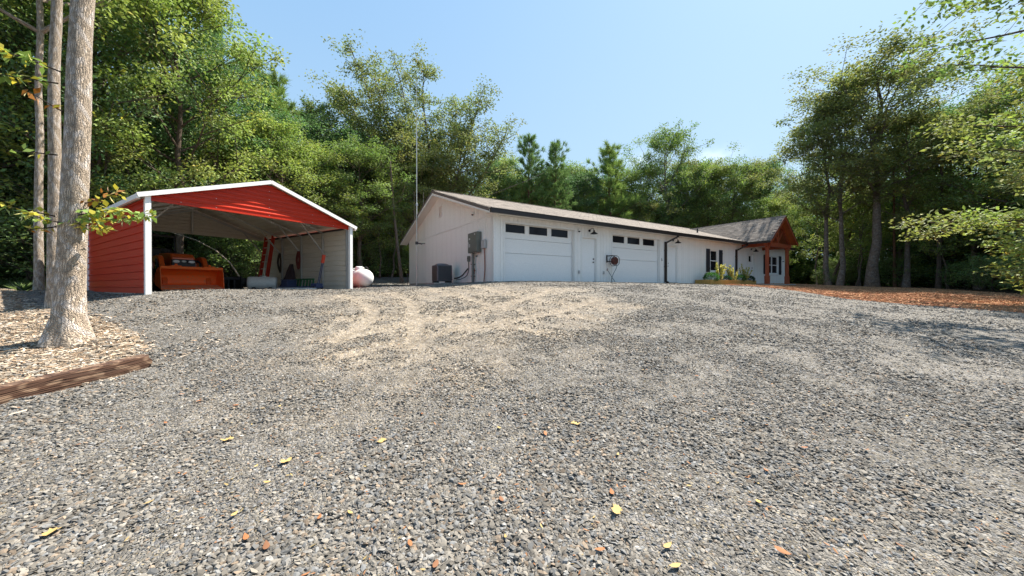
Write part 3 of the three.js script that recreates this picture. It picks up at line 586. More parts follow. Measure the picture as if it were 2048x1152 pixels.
// gable side fittings: there z runs into depth, x = 0 is the wall face
{
  const p = atHouse('electrical_panel', 'large grey electrical panel box with stickers on the gable wall', 'electrical panel', -0.016, 1.25, -1.45, -Math.PI / 2);
  mesh('case', rbx(-0.43, 0.43, 0, 0.84, 0, 0.2, 0.012), M.greyBox, p); mesh('cover', rbx(-0.42, 0.42, 0.03, 0.82, 0.201, 0.216, 0.006), M.greyBox, p);
  mesh('sticker', bx(-0.31, -0.2, 0.56, 0.62, 0.2165, 0.218), M.plastic, p); mesh('sticker', bx(-0.36, -0.2, 0.24, 0.38, 0.2165, 0.218), M.paleGrey, p); mesh('sticker', bx(0.2, 0.27, 0.72, 0.77, 0.2165, 0.218), M.plastic, p);
  mesh('latch', rbx(-0.385, -0.345, 0.38, 0.46, 0.2165, 0.235, 0.005), M.galv, p);
  mesh('conduit', merged([bar(V(-0.2, -1.4, 0.09), V(-0.2, 0.0, 0.09), 0.11, 0.11, true), bx(-0.27, -0.13, -0.5, -0.46, 0, 0.15), bx(-0.27, -0.13, -1.0, -0.96, 0, 0.15)]), M.greyBox, p);
  const v = sub('gas_valve', p); mesh('valve', merged([bar(V(-0.05, -0.75, 0.1), V(0.05, -0.75, 0.1), 0.05, 0.05, true), bar(V(-0.02, -0.66, 0.1), V(-0.02, -0.9, 0.1), 0.03, 0.03, true)]), M.rust, v); mesh('plug', rbx(0.0, 0.06, -0.17, -0.11, 0, 0.05, 0.01), M.black, v);
  const n = atHouse('network_box', 'small pale utility box with a rusty conduit beside the grey electrical panel', 'utility box', -0.016, 1.36, -0.72, -Math.PI / 2);
  mesh('case', rbx(-0.16, 0.16, 0, 0.36, 0, 0.11, 0.035, 3), M.paleGrey, n); mesh('conduit', pipe([V(0.02, 0.0, 0.04), V(0.05, -0.4, 0.035), V(0.06, -0.9, 0.035), V(0.03, -1.25, 0.05), V(0.02, -1.5, 0.06)], 0.02), M.rust, n); mesh('wire', pipe([V(-0.08, 0.0, 0.05), V(-0.16, -0.14, 0.05), V(-0.3, -0.18, 0.04), V(-0.42, -0.1, 0.04)], 0.006), M.paleGrey, n);
  const s = atHouse('disconnect_box', 'small dark disconnect switch box between air conditioner and panel', 'switch box', -0.016, 0.92, -2.15, -Math.PI / 2);
  mesh('case', rbx(-0.075, 0.075, 0, 0.24, 0, 0.09, 0.01), M.greyBox, s); mesh('handle', rbx(-0.03, 0.03, 0.1, 0.17, 0.091, 0.11, 0.006), M.black, s);
  mesh('whip', pipe([V(0.0, 0.0, 0.05), V(0.01, -0.4, 0.06), V(-0.05, -0.62, 0.12), V(-0.24, -0.76, 0.3), V(-0.5, -0.8, 0.42)], 0.018, 30), M.black, s);
  mesh('line_set', pipe([V(-0.18, -0.3, 0.0), V(-0.17, -0.42, 0.1), V(-0.3, -0.62, 0.24), V(-0.52, -0.72, 0.38), V(-0.68, -0.73, 0.42)], 0.035, 30), M.black, s);
  // air conditioner on its pad
  const a = atHouse('air_conditioner', 'dark grey air conditioning condenser standing beside the gable wall', 'air conditioner', -0.75, -0.04, -3.55, 0);
  mesh('pad', rbx(-0.58, 0.58, -0.3, 0.04, -0.58, 0.58, 0.02), M.concrete, a);
  mesh('foot', merged([bx(-0.36, -0.26, 0.04, 0.11, -0.3, 0.3), bx(0.26, 0.36, 0.04, 0.11, -0.3, 0.3)]), M.black, a);
  mesh('cabinet', rbx(-0.36, 0.36, 0.11, 0.85, -0.36, 0.36, 0.045, 3), M.acPaint, a);
  for (const [nx, nz] of [[1, 0], [-1, 0], [0, 1], [0, -1]]) { const f = []; for (let k = 0; k < 22; k++) { const y = 0.17 + k * 0.029; f.push(nx ? bx(nx > 0 ? 0.361 : -0.373, nx > 0 ? 0.373 : -0.361, y, y + 0.012, -0.31, 0.31) : bx(-0.31, 0.31, y, y + 0.012, nz > 0 ? 0.361 : -0.373, nz > 0 ? 0.373 : -0.361)); } mesh('grille', merged(f), M.steelDark, a); }
  mesh('top_cover', new THREE.CylinderGeometry(0.27, 0.33, 0.05, 32).translate(0, 0.876, 0), M.acPaint, a);
  mesh('fan_guard', merged([0.07, 0.14, 0.21].map((r) => new THREE.TorusGeometry(r, 0.006, 6, 32).rotateX(Math.PI / 2).translate(0, 0.908, 0))), M.black, a);
  mesh('valve', merged([bar(V(0.3, 0.2, 0.37), V(0.3, 0.2, 0.46), 0.05, 0.05, true), bar(V(0.3, 0.3, 0.37), V(0.3, 0.3, 0.45), 0.04, 0.04, true)]), M.steelDark, a);
  // antenna mast
  const t = atHouse('antenna_mast', 'tall thin galvanised antenna mast bracketed to the gable wall', 'mast', -0.5, 0, -8.15, -Math.PI / 2);
  mesh('mast', merged([bar(V(0, -0.25, 0), V(0, 4.6, 0), 0.075, 0.075, true), bar(V(0, 4.5, 0), V(0, 9.1, 0), 0.055, 0.055, true)]), M.galv, t);
  mesh('whip', bar(V(0, 9.0, 0), V(0, 11.6, 0), 0.022, 0.022, true), M.paleGrey, t);
  mesh('wall_bracket', merged([bar(V(-0.02, 2.32, 0.0), V(-0.5, 2.32, -0.48), 0.03), bar(V(0.0, 2.32, 0.0), V(0.0, 2.32, -0.49), 0.035), bx(-0.07, 0.07, 2.24, 2.4, -0.06, 0.06)]), M.steelDark, t);
  mesh('clamp', rbx(-0.06, 0.06, 4.45, 4.6, -0.055, 0.055, 0.01), M.galv, t);
  // yard hydrant
  const y = atHouse('yard_hydrant', 'slim dark yard hydrant near the far corner of the gable wall', 'hydrant', -0.5, -0.1, -10.0, -Math.PI / 2);
  mesh('standpipe', bar(V(0, -0.2, 0), V(0, 0.62, 0), 0.035, 0.035, true), M.steelDark, y); mesh('head', merged([rbx(-0.06, 0.06, 0.6, 0.7, -0.04, 0.04, 0.012), bar(V(-0.05, 0.64, 0), V(-0.13, 0.55, 0), 0.03, 0.03, true)]), M.steelDark, y); mesh('handle', bar(V(0.02, 0.7, 0), V(0.34, 0.74, 0), 0.022, 0.022, true), M.steelDark, y);
}
{ // raised planter
  const p = atHouse('planter_box', 'long raised yellow pine planter box below the shuttered window', 'planter', 13.45, -0.03, 0.1);
  const W = 5.35, D = 0.93, Hh = 0.25;
  mesh('side_board', rbx(0, W, -0.12, Hh, D - 0.045, D, 0.006), M.pine, p); mesh('side_board', rbx(0, W, -0.12, Hh, 0, 0.045, 0.006), M.pine, p);
  mesh('end_board', rbx(0, 0.045, -0.12, Hh - 0.004, 0.046, D - 0.046, 0.006), M.pine, p); mesh('end_board', rbx(W - 0.045, W, -0.12, Hh - 0.004, 0.046, D - 0.046, 0.006), M.pine, p);
  mesh('soil', bx(0.046, W - 0.046, -0.1, Hh - 0.05, 0.046, D - 0.046), std(rgb(0.045, 0.028, 0.018), 1), p);
}

// ---------------------------------------------------------------- carport: x along its open front, z out of the front
const CB = EYE - 0.16, CW = 5.3, CL = 6.2, CE = 2.28, CP = 3.17;
const carport = thing('carport', 'red steel carport with white trim and open front', 'carport', CX, CB, -CD, CT);
const cRoof = (x) => CP - Math.abs(x - CW / 2) * (CP - CE) / (CW / 2);
// ribbed sheet: flat with raised ribs, made along u (length) with ribs across v; returns a sheet 4 mm thick
function ribbed(len, h0, h1, pitch, depth, clipTop) {
  const prof = []; // across v
  for (let v = h0; v < h1 - 1e-6; v += pitch) { const e = Math.min(v + pitch, h1); prof.push([v, 0], [Math.min(e, e - 0.052), 0], [Math.min(e, e - 0.036), depth], [e - 0.016, depth], [e, 0]); }
  return prof;
}
function wallSheet(x, side, mat, name, n, inset) { // the long side walls as n stacked panels
  const top = CE - 0.06, bottom = 0.0, each = (top - bottom) / n;
  for (let k = 0; k < n; k++) {
    const prof = ribbed(0, bottom + k * each, bottom + (k + 1) * each, each / 4, 0.026 * side), pos = [], idx = [];
    prof.forEach(([v, o]) => pos.push(x + o + inset, v, -0.03, x + o + inset, v, -CL + 0.03));
    for (let i = 0; i < prof.length - 1; i++) { const a = i * 2; idx.push(a, a + 1, a + 3, a, a + 3, a + 2); }
    let g = new THREE.BufferGeometry(); g.setAttribute('position', new THREE.Float32BufferAttribute(pos, 3)); g.setAttribute('uv', new THREE.Float32BufferAttribute(pos.flatMap((_, i) => (i % 3 ? [] : [pos[i + 2], pos[i + 1]])), 2)); g.setIndex(idx); g = g.toNonIndexed(); g.computeVertexNormals();
    mesh(name, g, mat, carport);
  }
}
wallSheet(0.10, -1, M.redSteel, 'wall_panel', 3, 0); wallSheet(0.10, -1, M.creamSteel, 'lining_panel', 3, 0.006);
wallSheet(CW - 0.10, 1, M.redSteel, 'wall_panel', 3, 0); wallSheet(CW - 0.10, 1, M.creamSteel, 'lining_panel', 3, -0.006);
{ // gable sheets, front and rear
  const gsheet = (z, out, mat, name, low) => {
    const pitch = 0.118, pos = [];
    const edge = (v) => { const half = (CP - 0.05 - v) / (CP - CE) * (CW / 2); return [Math.max(0.1, CW / 2 - half), Math.min(CW - 0.1, CW / 2 + half)]; };
    const prof = ribbed(0, low, CP - 0.07, pitch, 0.018 * out);
    const g = new THREE.BufferGeometry();
    for (let i = 0; i < prof.length - 1; i++) {
      const [v0, o0] = prof[i], [v1, o1] = prof[i + 1], [a0, b0] = edge(v0), [a1, b1] = edge(v1);
      pos.push(a0, v0, z + o0, b0, v0, z + o0, b1, v1, z + o1, a0, v0, z + o0, b1, v1, z + o1, a1, v1, z + o1);
    }
    g.setAttribute('position', new THREE.Float32BufferAttribute(pos, 3)); g.setAttribute('uv', new THREE.Float32BufferAttribute(pos.flatMap((_, i) => (i % 3 ? [] : [pos[i], pos[i + 1]])), 2)); g.computeVertexNormals();
    mesh(name, g, mat, carport);
  };
  gsheet(-0.05, 1, M.redSteel, 'gable_panel', CE - 0.09); gsheet(-0.056, 1, M.creamSteel, 'gable_lining', CE - 0.09);
  gsheet(-CL + 0.05, -1, M.redSteel, 'gable_panel', CE - 0.09); gsheet(-CL + 0.056, -1, M.creamSteel, 'gable_lining', CE - 0.09);
  mesh('gable_trim', bx(0.1, CW - 0.1, CE - 0.125, CE - 0.085, -0.075, -0.028), M.redSteel, carport);
  mesh('gable_trim', bx(0.1, CW - 0.1, CE - 0.125, CE - 0.085, -CL + 0.028, -CL + 0.075), M.creamSteel, carport);
}
{ // screw heads along the front gable
  const sc = []; for (const x of [0.7, 1.4, 2.65, 3.9, 4.6]) for (let y = CE - 0.06; y < CP - 0.12 - Math.abs(x - CW / 2) * 0.336; y += 0.236) sc.push(new THREE.CylinderGeometry(0.009, 0.009, 0.01, 8).rotateX(Math.PI / 2).translate(x, y, -0.045));
  mesh('screw_heads', merged(sc), M.galv, carport).userData.kind = 'stuff';
}
for (const s of [-1, 1]) { // roof sheets with ribs running front to back, each panel a part
  const N = 3, half = CW / 2 + 0.05, len = Math.hypot(half, CP - CE), a0 = Math.atan2(CP - CE, CW / 2);
  for (let k = 0; k < N; k++) for (const [mat, off, name] of [[M.roofSteel, 0.0, 'roof_panel'], [M.creamSteel, -0.006, 'roof_lining']]) {
    const prof = ribbed(0, k * len / N, (k + 1) * len / N, len / N / 4, 0.022), pos = [], idx = [];
    prof.forEach(([v, o]) => { const x = CW / 2 + s * (Math.cos(a0) * v + Math.sin(a0) * (o + off)), y = CP - Math.sin(a0) * v + Math.cos(a0) * (o + off); pos.push(x, y, 0.06, x, y, -CL - 0.06); });
    for (let i = 0; i < prof.length - 1; i++) { const q = i * 2; idx.push(q, q + 1, q + 3, q, q + 3, q + 2); }
    let g = new THREE.BufferGeometry(); g.setAttribute('position', new THREE.Float32BufferAttribute(pos, 3)); g.setAttribute('uv', new THREE.Float32BufferAttribute(pos.flatMap((_, i) => (i % 3 ? [] : [pos[i], pos[i + 2]])), 2)); g.setIndex(idx); g = g.toNonIndexed(); g.computeVertexNormals();
    mesh(name, g, mat, carport);
  }
  const e0 = V(CW / 2 + s * (half + 0.03), CE - 0.06 + 0.0, 0.085), e1 = V(CW / 2 - s * 0.0, CP + 0.005, 0.085);
  mesh('rake_trim', bar(e0, e1, 0.055, 0.10), M.whiteSteel, carport);
  mesh('rake_trim', bar(e0.clone().setZ(-CL - 0.085), e1.clone().setZ(-CL - 0.085), 0.055, 0.12), M.whiteSteel, carport);
  mesh('eave_trim', bx(s < 0 ? -0.085 : CW + 0.03, s < 0 ? -0.03 : CW + 0.085, CE - 0.13, CE - 0.02, -CL - 0.05, 0.05), M.whiteSteel, carport);
  const px = s < 0 ? 0.1 : CW - 0.1;
  for (const z of [0, -CL]) mesh('corner_post', rbx(px - 0.05, px + 0.05, -0.3, CE - 0.03, z - 0.055, z + 0.055, 0.006, 1), M.whiteSteel, carport);
}
{ // galvanised frame: legs, rafter bows, knee braces, base rails
  const legZ = [-0.12, -1.62, -3.12, -4.62, -6.08];
  for (const z of legZ) {
    for (const s of [-1, 1]) {
      const x = s < 0 ? 0.16 : CW - 0.16;
      mesh('leg', bx(x - 0.03, x + 0.03, 0.05, CE - 0.12, z - 0.03, z + 0.03), M.galv, carport);
      mesh('rafter', bar(V(x, CE - 0.12, z), V(CW / 2, CP - 0.12, z), 0.06), M.galv, carport);
      if (z !== legZ[0]) mesh('knee_brace', bar(V(x, CE - 0.85, z), V(x - s * 0.85, cRoof(x - s * 0.85) - 0.14, z), 0.04), M.galv, carport);
    }
  }
  for (const s of [-1, 1]) { const x = s < 0 ? 0.16 : CW - 0.16; mesh('base_rail', bx(x - 0.031, x + 0.031, -0.06, 0.05, -CL + 0.05, -0.06), M.galv, carport); mesh('top_rail', bx(x - 0.028, x + 0.028, CE - 0.122, CE - 0.065, -CL + 0.1, -0.1), M.steelDark, carport); }
  mesh('rear_king_post', bx(CW / 2 - 0.03, CW / 2 + 0.03, CE - 0.1, CP - 0.15, -6.11, -6.05), M.galv, carport);
}
function inCarport(name, label, category, x, y, z, turn = 0, group) { carport.updateMatrixWorld(true); const p = V(x, y, z).applyMatrix4(carport.matrixWorld); return thing(name, label, category, p.x, p.y, p.z, CT + turn, group); }
const floorAt = (x, z) => { carport.updateMatrixWorld(true); const p = V(x, 0, z).applyMatrix4(carport.matrixWorld); return ground(p.x, -p.z) - CB; };

{ // tractor with front loader, facing out of the carport
  const t = inCarport('tractor', 'orange compact tractor with front loader parked inside the red carport', 'tractor', 1.78, floorAt(1.78, -2.9) + 0.02, -2.85);
  const bw = 0.76; // half bucket width
  const prof = [[0, 0.0], [0.62, 0.02], [0.70, 0.12], [0.70, 0.32], [0.58, 0.50], [0.40, 0.60], [0.28, 0.62]]; // distance back, height
  const b = sub('bucket', t); b.rotation.x = 0.2; b.position.y = 0.02;
  const curve = new THREE.CatmullRomCurve3(prof.map(([z, y]) => V(0, y, -z)), false, 'catmullrom', 0.2).getPoints(20), outer = curve.map((p, i) => { const q = curve[Math.min(i + 1, 20)].clone().sub(curve[Math.max(i - 1, 0)]).normalize(); return V(0, p.y - q.z * -0.018 * -1, p.z + q.y * -0.018); });
  const sh = new THREE.Shape([...curve.map((p) => new THREE.Vector2(-p.z, p.y)), ...outer.reverse().map((p) => new THREE.Vector2(-p.z, p.y))]);
  mesh('shell', new THREE.ExtrudeGeometry(sh, { depth: bw * 2 - 0.02, bevelEnabled: false }).rotateY(Math.PI / 2).translate(-bw + 0.01, 0, 0), M.bucket, b);
  for (const s of [-1, 1]) mesh('side_plate', new THREE.ExtrudeGeometry(new THREE.Shape([[0.02, 0.0], [0.62, 0.02], [0.70, 0.12], [0.70, 0.32], [0.58, 0.50], [0.40, 0.60], [0.28, 0.62], [0.2, 0.5], [0.1, 0.22]].map(([a, c]) => new THREE.Vector2(a, c))), { depth: 0.016, bevelEnabled: false }).rotateY(Math.PI / 2).translate(s > 0 ? bw - 0.008 : -bw - 0.008, 0, 0), M.bucket, b);
  mesh('cutting_edge', bx(-bw, bw, -0.018, 0.012, -0.13, 0.03), M.wornLip, b); mesh('floor_plate', bx(-bw + 0.02, bw - 0.02, 0.013, 0.024, -0.5, -0.1).rotateX(0.03).translate(0, 0.004, 0), M.wornLip, b);
  mesh('top_rail', rbx(-bw - 0.004, bw + 0.004, 0.585, 0.665, -0.36, -0.25, 0.012), M.bucket, b);
  for (const x of [-0.4, 0.42]) mesh('hook', merged([rbx(x - 0.13, x + 0.13, 0.665, 0.69, -0.35, -0.26, 0.006), rbx(x - 0.03, x + 0.03, 0.69, 0.74, -0.34, -0.28, 0.01)]), M.bucket, b);
  // loader arms with their cylinders
  for (const s of [-1, 1]) {
    const arm = sub('loader_arm', t), x = s * 0.54;
    const ap = [[0.62, 0.18], [0.78, 0.14], [1.12, 0.82], [1.28, 0.92], [2.0, 0.92], [2.05, 1.05], [1.2, 1.10], [1.05, 1.06], [0.96, 0.96], [0.6, 0.3]];
    mesh('arm', new THREE.ExtrudeGeometry(new THREE.Shape(ap.map(([a, c]) => new THREE.Vector2(a, c))), { depth: 0.10, bevelEnabled: true, bevelSize: 0.012, bevelThickness: 0.012, bevelSegments: 2 }).rotateY(Math.PI / 2).translate(x - 0.05, 0, 0), M.orange, arm);
    mesh('cylinder', bar(V(x + s * 0.09, 0.46, -0.72), V(x + s * 0.09, 0.98, -1.08), 0.06, 0.06, true), M.steelDark, arm);
    mesh('tower', rbx(x - 0.07, x + 0.07, 0.35, 1.08, -2.12, -1.9, 0.015), M.orange, arm);
  }
  for (const s of [-1, 1]) for (const k of [0, 1]) mesh('hydraulic_hose', pipe([V(s * (0.40 - k * 0.05), 0.5, -2.0), V(s * (0.45 - k * 0.05), 0.98, -1.5), V(s * (0.46 - k * 0.03), 0.9, -1.08), V(s * (0.46 - k * 0.03), 0.55, -0.85)], 0.013, 20), M.rubber, t);
  mesh('torque_tube', bar(V(-0.52, 0.62, -0.98), V(0.52, 0.62, -0.98), 0.09, 0.09, true), M.orange, t);
  // hood, grille, lamps
  const hp = [[1.02, 0.84], [1.02, 1.02], [1.14, 1.12], [1.55, 1.17], [2.2, 1.19], [2.2, 0.75], [1.2, 0.72]];
  mesh('hood', new THREE.ExtrudeGeometry(new THREE.Shape(hp.map(([a, c]) => new THREE.Vector2(a, c))), { depth: 0.5, bevelEnabled: true, bevelSize: 0.05, bevelThickness: 0.05, bevelSegments: 4 }).rotateY(Math.PI / 2).translate(-0.25, 0, 0), M.orange, t);
  const gr = sub('grille', t); mesh('mesh_panel', rbx(-0.3, 0.3, 0.6, 1.0, -1.02, -0.95, 0.03, 3), M.black, gr);
  for (let k = 0; k < 5; k++) mesh('bar', bx(-0.27, 0.27, 0.63 + k * 0.042, 0.65 + k * 0.042, -0.949, -0.938), M.steelDark, gr);
  for (const s of [-1, 1]) { const hl = sub('headlight', t); mesh('housing', rbx(s * 0.19 - 0.105, s * 0.19 + 0.105, 0.86, 0.98, -0.96, -0.93, 0.02, 3), M.steelDark, hl); mesh('lens', new THREE.SphereGeometry(0.085, 20, 12).scale(1, 0.55, 0.28).translate(s * 0.19, 0.92, -0.93), M.lampLens, hl); }
  mesh('emblem', new THREE.SphereGeometry(0.06, 20, 12).scale(1, 0.62, 0.22).translate(0, 0.93, -0.935), M.galv, t);
  mesh('chassis', merged([bx(-0.2, 0.2, 0.35, 0.72, -3.2, -1.0), bar(V(-0.55, 0.36, -1.35), V(0.55, 0.36, -1.35), 0.12, 0.12, true), bar(V(-0.6, 0.55, -2.95), V(0.6, 0.55, -2.95), 0.16, 0.16, true)]), M.steelDark, t);
  const wheel = (x, y, z, r, w) => {
    const g = sub('wheel', t), tread = []; mesh('tyre', new THREE.LatheGeometry([[r * 0.56, -w / 2], [r * 0.86, -w / 2], [r, -w * 0.36], [r, w * 0.36], [r * 0.86, w / 2], [r * 0.56, w / 2]].map(([a, c]) => new THREE.Vector2(a, c)), 32).rotateZ(Math.PI / 2).translate(x, y, z), M.rubber, g);
    for (let k = 0; k < 18; k++) { const a = k / 18 * 6.283; tread.push(new THREE.BoxGeometry(w * 0.48, 0.03, 0.05).rotateY(k % 2 ? 0.6 : -0.6).translate((k % 2 ? 1 : -1) * w * 0.24, r + 0.008, 0).rotateX(a).translate(x, y, z)); }
    mesh('tread', merged(tread), M.rubber, g); mesh('rim', new THREE.CylinderGeometry(r * 0.57, r * 0.57, w * 0.7, 24).rotateZ(Math.PI / 2).translate(x, y, z), M.orange, g);
  };
  wheel(-0.56, 0.33, -1.35, 0.33, 0.22); wheel(0.56, 0.33, -1.35, 0.33, 0.22); wheel(-0.66, 0.52, -2.95, 0.52, 0.32); wheel(0.66, 0.52, -2.95, 0.52, 0.32);
  for (const s of [-1, 1]) mesh('fender', new THREE.CylinderGeometry(0.66, 0.66, 0.36, 24, 1, true, -0.3, 2.2).rotateZ(Math.PI / 2).rotateX(-0.5).translate(s * 0.64, 0.5, -2.95), std(rgb(0.5, 0.07, 0.012), 0.45, { side: THREE.DoubleSide }), t);
  mesh('platform', bx(-0.55, 0.55, 0.5, 0.54, -2.7, -2.2), M.steelDark, t);
  mesh('dashboard', rbx(-0.24, 0.24, 0.75, 1.28, -2.42, -2.2, 0.04), M.black, t);
  mesh('steering_wheel', merged([new THREE.TorusGeometry(0.19, 0.016, 8, 28).rotateX(-1.1).translate(0, 1.36, -2.5), bar(V(0, 1.2, -2.36), V(0, 1.36, -2.5), 0.03, 0.03, true)]), M.black, t);
  const seat = sub('seat', t); mesh('cushion', rbx(-0.27, 0.27, 0.86, 1.0, -3.15, -2.68, 0.05, 3), M.black, seat); mesh('backrest', rbx(-0.27, 0.27, 0.98, 1.5, -3.28, -3.14, 0.05, 3), M.black, seat);
  mesh('roll_bar', merged([pipe([V(-0.42, 0.6, -3.35), V(-0.42, 1.4, -3.38), V(-0.42, 1.96, -3.4)], 0.034, 10), pipe([V(0.42, 0.6, -3.35), V(0.42, 1.4, -3.38), V(0.42, 1.96, -3.4)], 0.034, 10), bar(V(-0.45, 1.96, -3.4), V(0.45, 1.96, -3.4), 0.07)]), M.black, t);
}
{ // things along the right wall of the carport
  const wx = CW - 0.22;
  const y0 = floorAt(4.6, -5.2), l = inCarport('extension_ladder', 'red fibreglass extension ladder leaning against the carport right wall', 'ladder', 4.55, y0, -5.1, -1.35);
  l.rotation.order = 'YXZ'; l.rotation.x = -0.16;
  for (const [z, top] of [[0, 2.3], [-0.075, 2.2]]) for (const s of [-1, 1]) mesh('rail', rbx(s * 0.2 - 0.022, s * 0.2 + 0.022, 0.005, top, z - 0.035, z + 0.035, 0.005, 1), M.redFibre, l);
  for (let k = 0; k < 7; k++) { mesh('rung', bar(V(-0.18, 0.25 + k * 0.3, 0), V(0.18, 0.25 + k * 0.3, 0), 0.03, 0.03, true), M.alu, l); }
  mesh('rope', pipe([V(0.03, 0.02, 0.05), V(0.04, 0.8, 0.05), V(0.03, 1.7, 0.03)], 0.008), M.alu, l);
  for (const s of [-1, 1]) mesh('foot', rbx(s * 0.2 - 0.03, s * 0.2 + 0.03, -0.01, 0.06, -0.06, 0.06, 0.01), M.rubber, l);
  const rope = (name, label, z, col, r, loops, len, category) => {
    const g = inCarport(name, label, category, wx, 1.55, z), parts = [];
    const R = rng(loops * 7);
    for (let k = 0; k < loops; k++) { const w = 0.06 + R() * 0.07, d = len * (0.8 + R() * 0.25), o = (R() - 0.5) * 0.06; mesh('coil', new THREE.TubeGeometry(new THREE.CatmullRomCurve3([V(-0.03 + o, 0, 0), V(-0.05 + o, -d * 0.4, w), V(-0.04 + o, -d, w * 0.2), V(-0.06 + o, -d * 0.5, -w)], true), 36, r, 7, true), col, g); }
    mesh('hook', bar(V(0.03, 0.02, 0), V(-0.09, 0.0, 0), 0.015, 0.015, true), M.steelDark, g); return g;
  };
  rope('hanging_rope', 'dark coiled rope hanging on the carport leg beside the ladder', -4.62, std(rgb(0.05, 0.035, 0.025), 0.9), 0.014, 6, 0.85, 'rope');
  const st = rope('hanging_straps', 'dark red straps hanging from the middle leg of the carport', -3.12, std(rgb(0.12, 0.02, 0.015), 0.8), 0.02, 7, 0.7, 'straps');
  { // long dark coat-like tarp below the straps
    const g = inCarport('folded_tarp', 'dark brown tarp slumped on the floor under the hanging straps', 'tarp', 4.72, floorAt(4.75, -3.2), -3.25);
    const cg = new THREE.CylinderGeometry(0.07, 0.36, 0.98, 26, 14, false); const p = cg.attributes.position;
    for (let i = 0; i < p.count; i++) { const a = Math.atan2(p.getZ(i), p.getX(i)), h = p.getY(i) + 0.49, f = 1 + 0.22 * Math.sin(a * 6 + h * 3) * (1 - h * 0.6) + 0.12 * noise3(a, h * 3, 1); p.setXYZ(i, p.getX(i) * f * 0.75 + 0.12 * h, h, p.getZ(i) * f); }
    cg.computeVertexNormals(); mesh('cloth', cg, std(rgb(0.035, 0.02, 0.022), 0.95), g);
  }
  { // poly drum on its side
    const g = inCarport('plastic_tank', 'white plastic barrel tank lying on its side on the carport floor', 'tank', 3.95, floorAt(3.95, -3.5), -3.55, -0.45);
    mesh('body', new THREE.LatheGeometry([[0, -0.47], [0.16, -0.465], [0.22, -0.43], [0.235, -0.36], [0.235, -0.14], [0.222, -0.12], [0.235, -0.1], [0.235, 0.1], [0.222, 0.12], [0.235, 0.14], [0.235, 0.36], [0.22, 0.43], [0.16, 0.465], [0, 0.47]].map(([a, b]) => new THREE.Vector2(a, b)), 36).rotateZ(Math.PI / 2).translate(0, 0.235, 0), M.plastic, g);
    mesh('cap', new THREE.CylinderGeometry(0.07, 0.07, 0.05, 20).translate(0.05, 0.48, 0), M.plastic, g);
    mesh('saddle', merged([rbx(-0.3, -0.2, -0.01, 0.09, -0.2, 0.2, 0.01), rbx(0.2, 0.3, -0.01, 0.09, -0.2, 0.2, 0.01)]), M.steelDark, g);
  }
  { // green frame against the wall
    const g = inCarport('green_frame', 'low green steel frame panel leaning at the foot of the right wall', 'frame', 4.78, floorAt(4.8, -2.3), -2.3, -Math.PI / 2);
    g.rotation.order = 'YXZ'; g.rotation.x = -0.12;
    mesh('rail', bx(-0.68, 0.68, 0.36, 0.41, -0.02, 0.02), M.green, g); mesh('rail', bx(-0.68, 0.68, 0.02, 0.07, -0.02, 0.02), M.green, g);
    for (let k = 0; k < 7; k++) mesh('slat', bx(-0.66 + k * 0.21, -0.60 + k * 0.21, 0.07, 0.36, -0.014, 0.014), M.green, g);
    const k = inCarport('storage_bin', 'dark blue bin between white barrel tank and green frame', 'bin', 4.5, floorAt(4.5, -2.95), -2.75, 0.2);
    mesh('body', rbx(-0.2, 0.2, 0, 0.34, -0.16, 0.16, 0.03, 3), M.blue, k); mesh('lid', rbx(-0.215, 0.215, 0.34, 0.37, -0.175, 0.175, 0.012), M.blue, k);
  }
  { // long floor jack: low blue beam, wheels, tall handle with red grip
    const g = inCarport('floor_jack', 'long low dark blue jack with upright handle and red grip', 'jack', 4.45, floorAt(4.4, -1.3), -1.0, -Math.PI / 2 + 0.22);
    mesh('frame', merged([rbx(-1.5, 0.3, 0.04, 0.1, -0.14, -0.07, 0.01), rbx(-1.5, 0.3, 0.04, 0.1, 0.07, 0.14, 0.01), rbx(0.02, 0.3, 0.04, 0.2, -0.13, 0.13, 0.02)]), M.blue, g);
    mesh('handle', merged([bar(V(0.22, 0.16, -0.03), V(0.42, 0.92, -0.03), 0.03, 0.03, true), bar(V(0.22, 0.16, 0.03), V(0.42, 0.92, 0.03), 0.03, 0.03, true)]), M.blue, g);
    mesh('grip', bar(V(0.415, 0.9, 0), V(0.485, 1.18, 0), 0.1, 0.05), std(rgb(0.45, 0.045, 0.02), 0.5), g);
    for (const [x, z] of [[-1.4, -0.1], [-1.4, 0.1], [0.2, -0.17], [0.2, 0.17]]) mesh('wheel', new THREE.CylinderGeometry(0.05, 0.05, 0.04, 18).rotateX(Math.PI / 2).translate(x, 0.05, z), M.rubber, g);
    const w = inCarport('white_plank', 'white painted plank lying on the carport floor before the jack', 'plank', 4.0, floorAt(4.1, -1.3), -1.3, -Math.PI / 2 + 0.2); mesh('plank', rbx(-0.95, 0.85, 0.0, 0.05, -0.1, 0.1, 0.006), M.trimWhite, w);
    mesh('end_cap', bx(0.851, 0.86, 0.002, 0.048, -0.098, 0.098), M.paleGrey, w);
  }
  { // dark implement in the shade right of the tractor
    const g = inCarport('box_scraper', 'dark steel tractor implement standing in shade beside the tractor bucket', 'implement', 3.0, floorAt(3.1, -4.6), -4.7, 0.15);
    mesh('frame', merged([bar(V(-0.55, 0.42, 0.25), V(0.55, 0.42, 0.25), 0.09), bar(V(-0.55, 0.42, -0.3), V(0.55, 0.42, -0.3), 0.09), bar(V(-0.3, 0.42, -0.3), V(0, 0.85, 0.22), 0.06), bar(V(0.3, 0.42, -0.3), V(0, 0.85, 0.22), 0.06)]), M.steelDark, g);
    for (const s of [-1, 1]) mesh('side_plate', rbx(s * 0.58 - 0.015, s * 0.58 + 0.015, 0, 0.5, -0.4, 0.35, 0.005), M.steelDark, g);
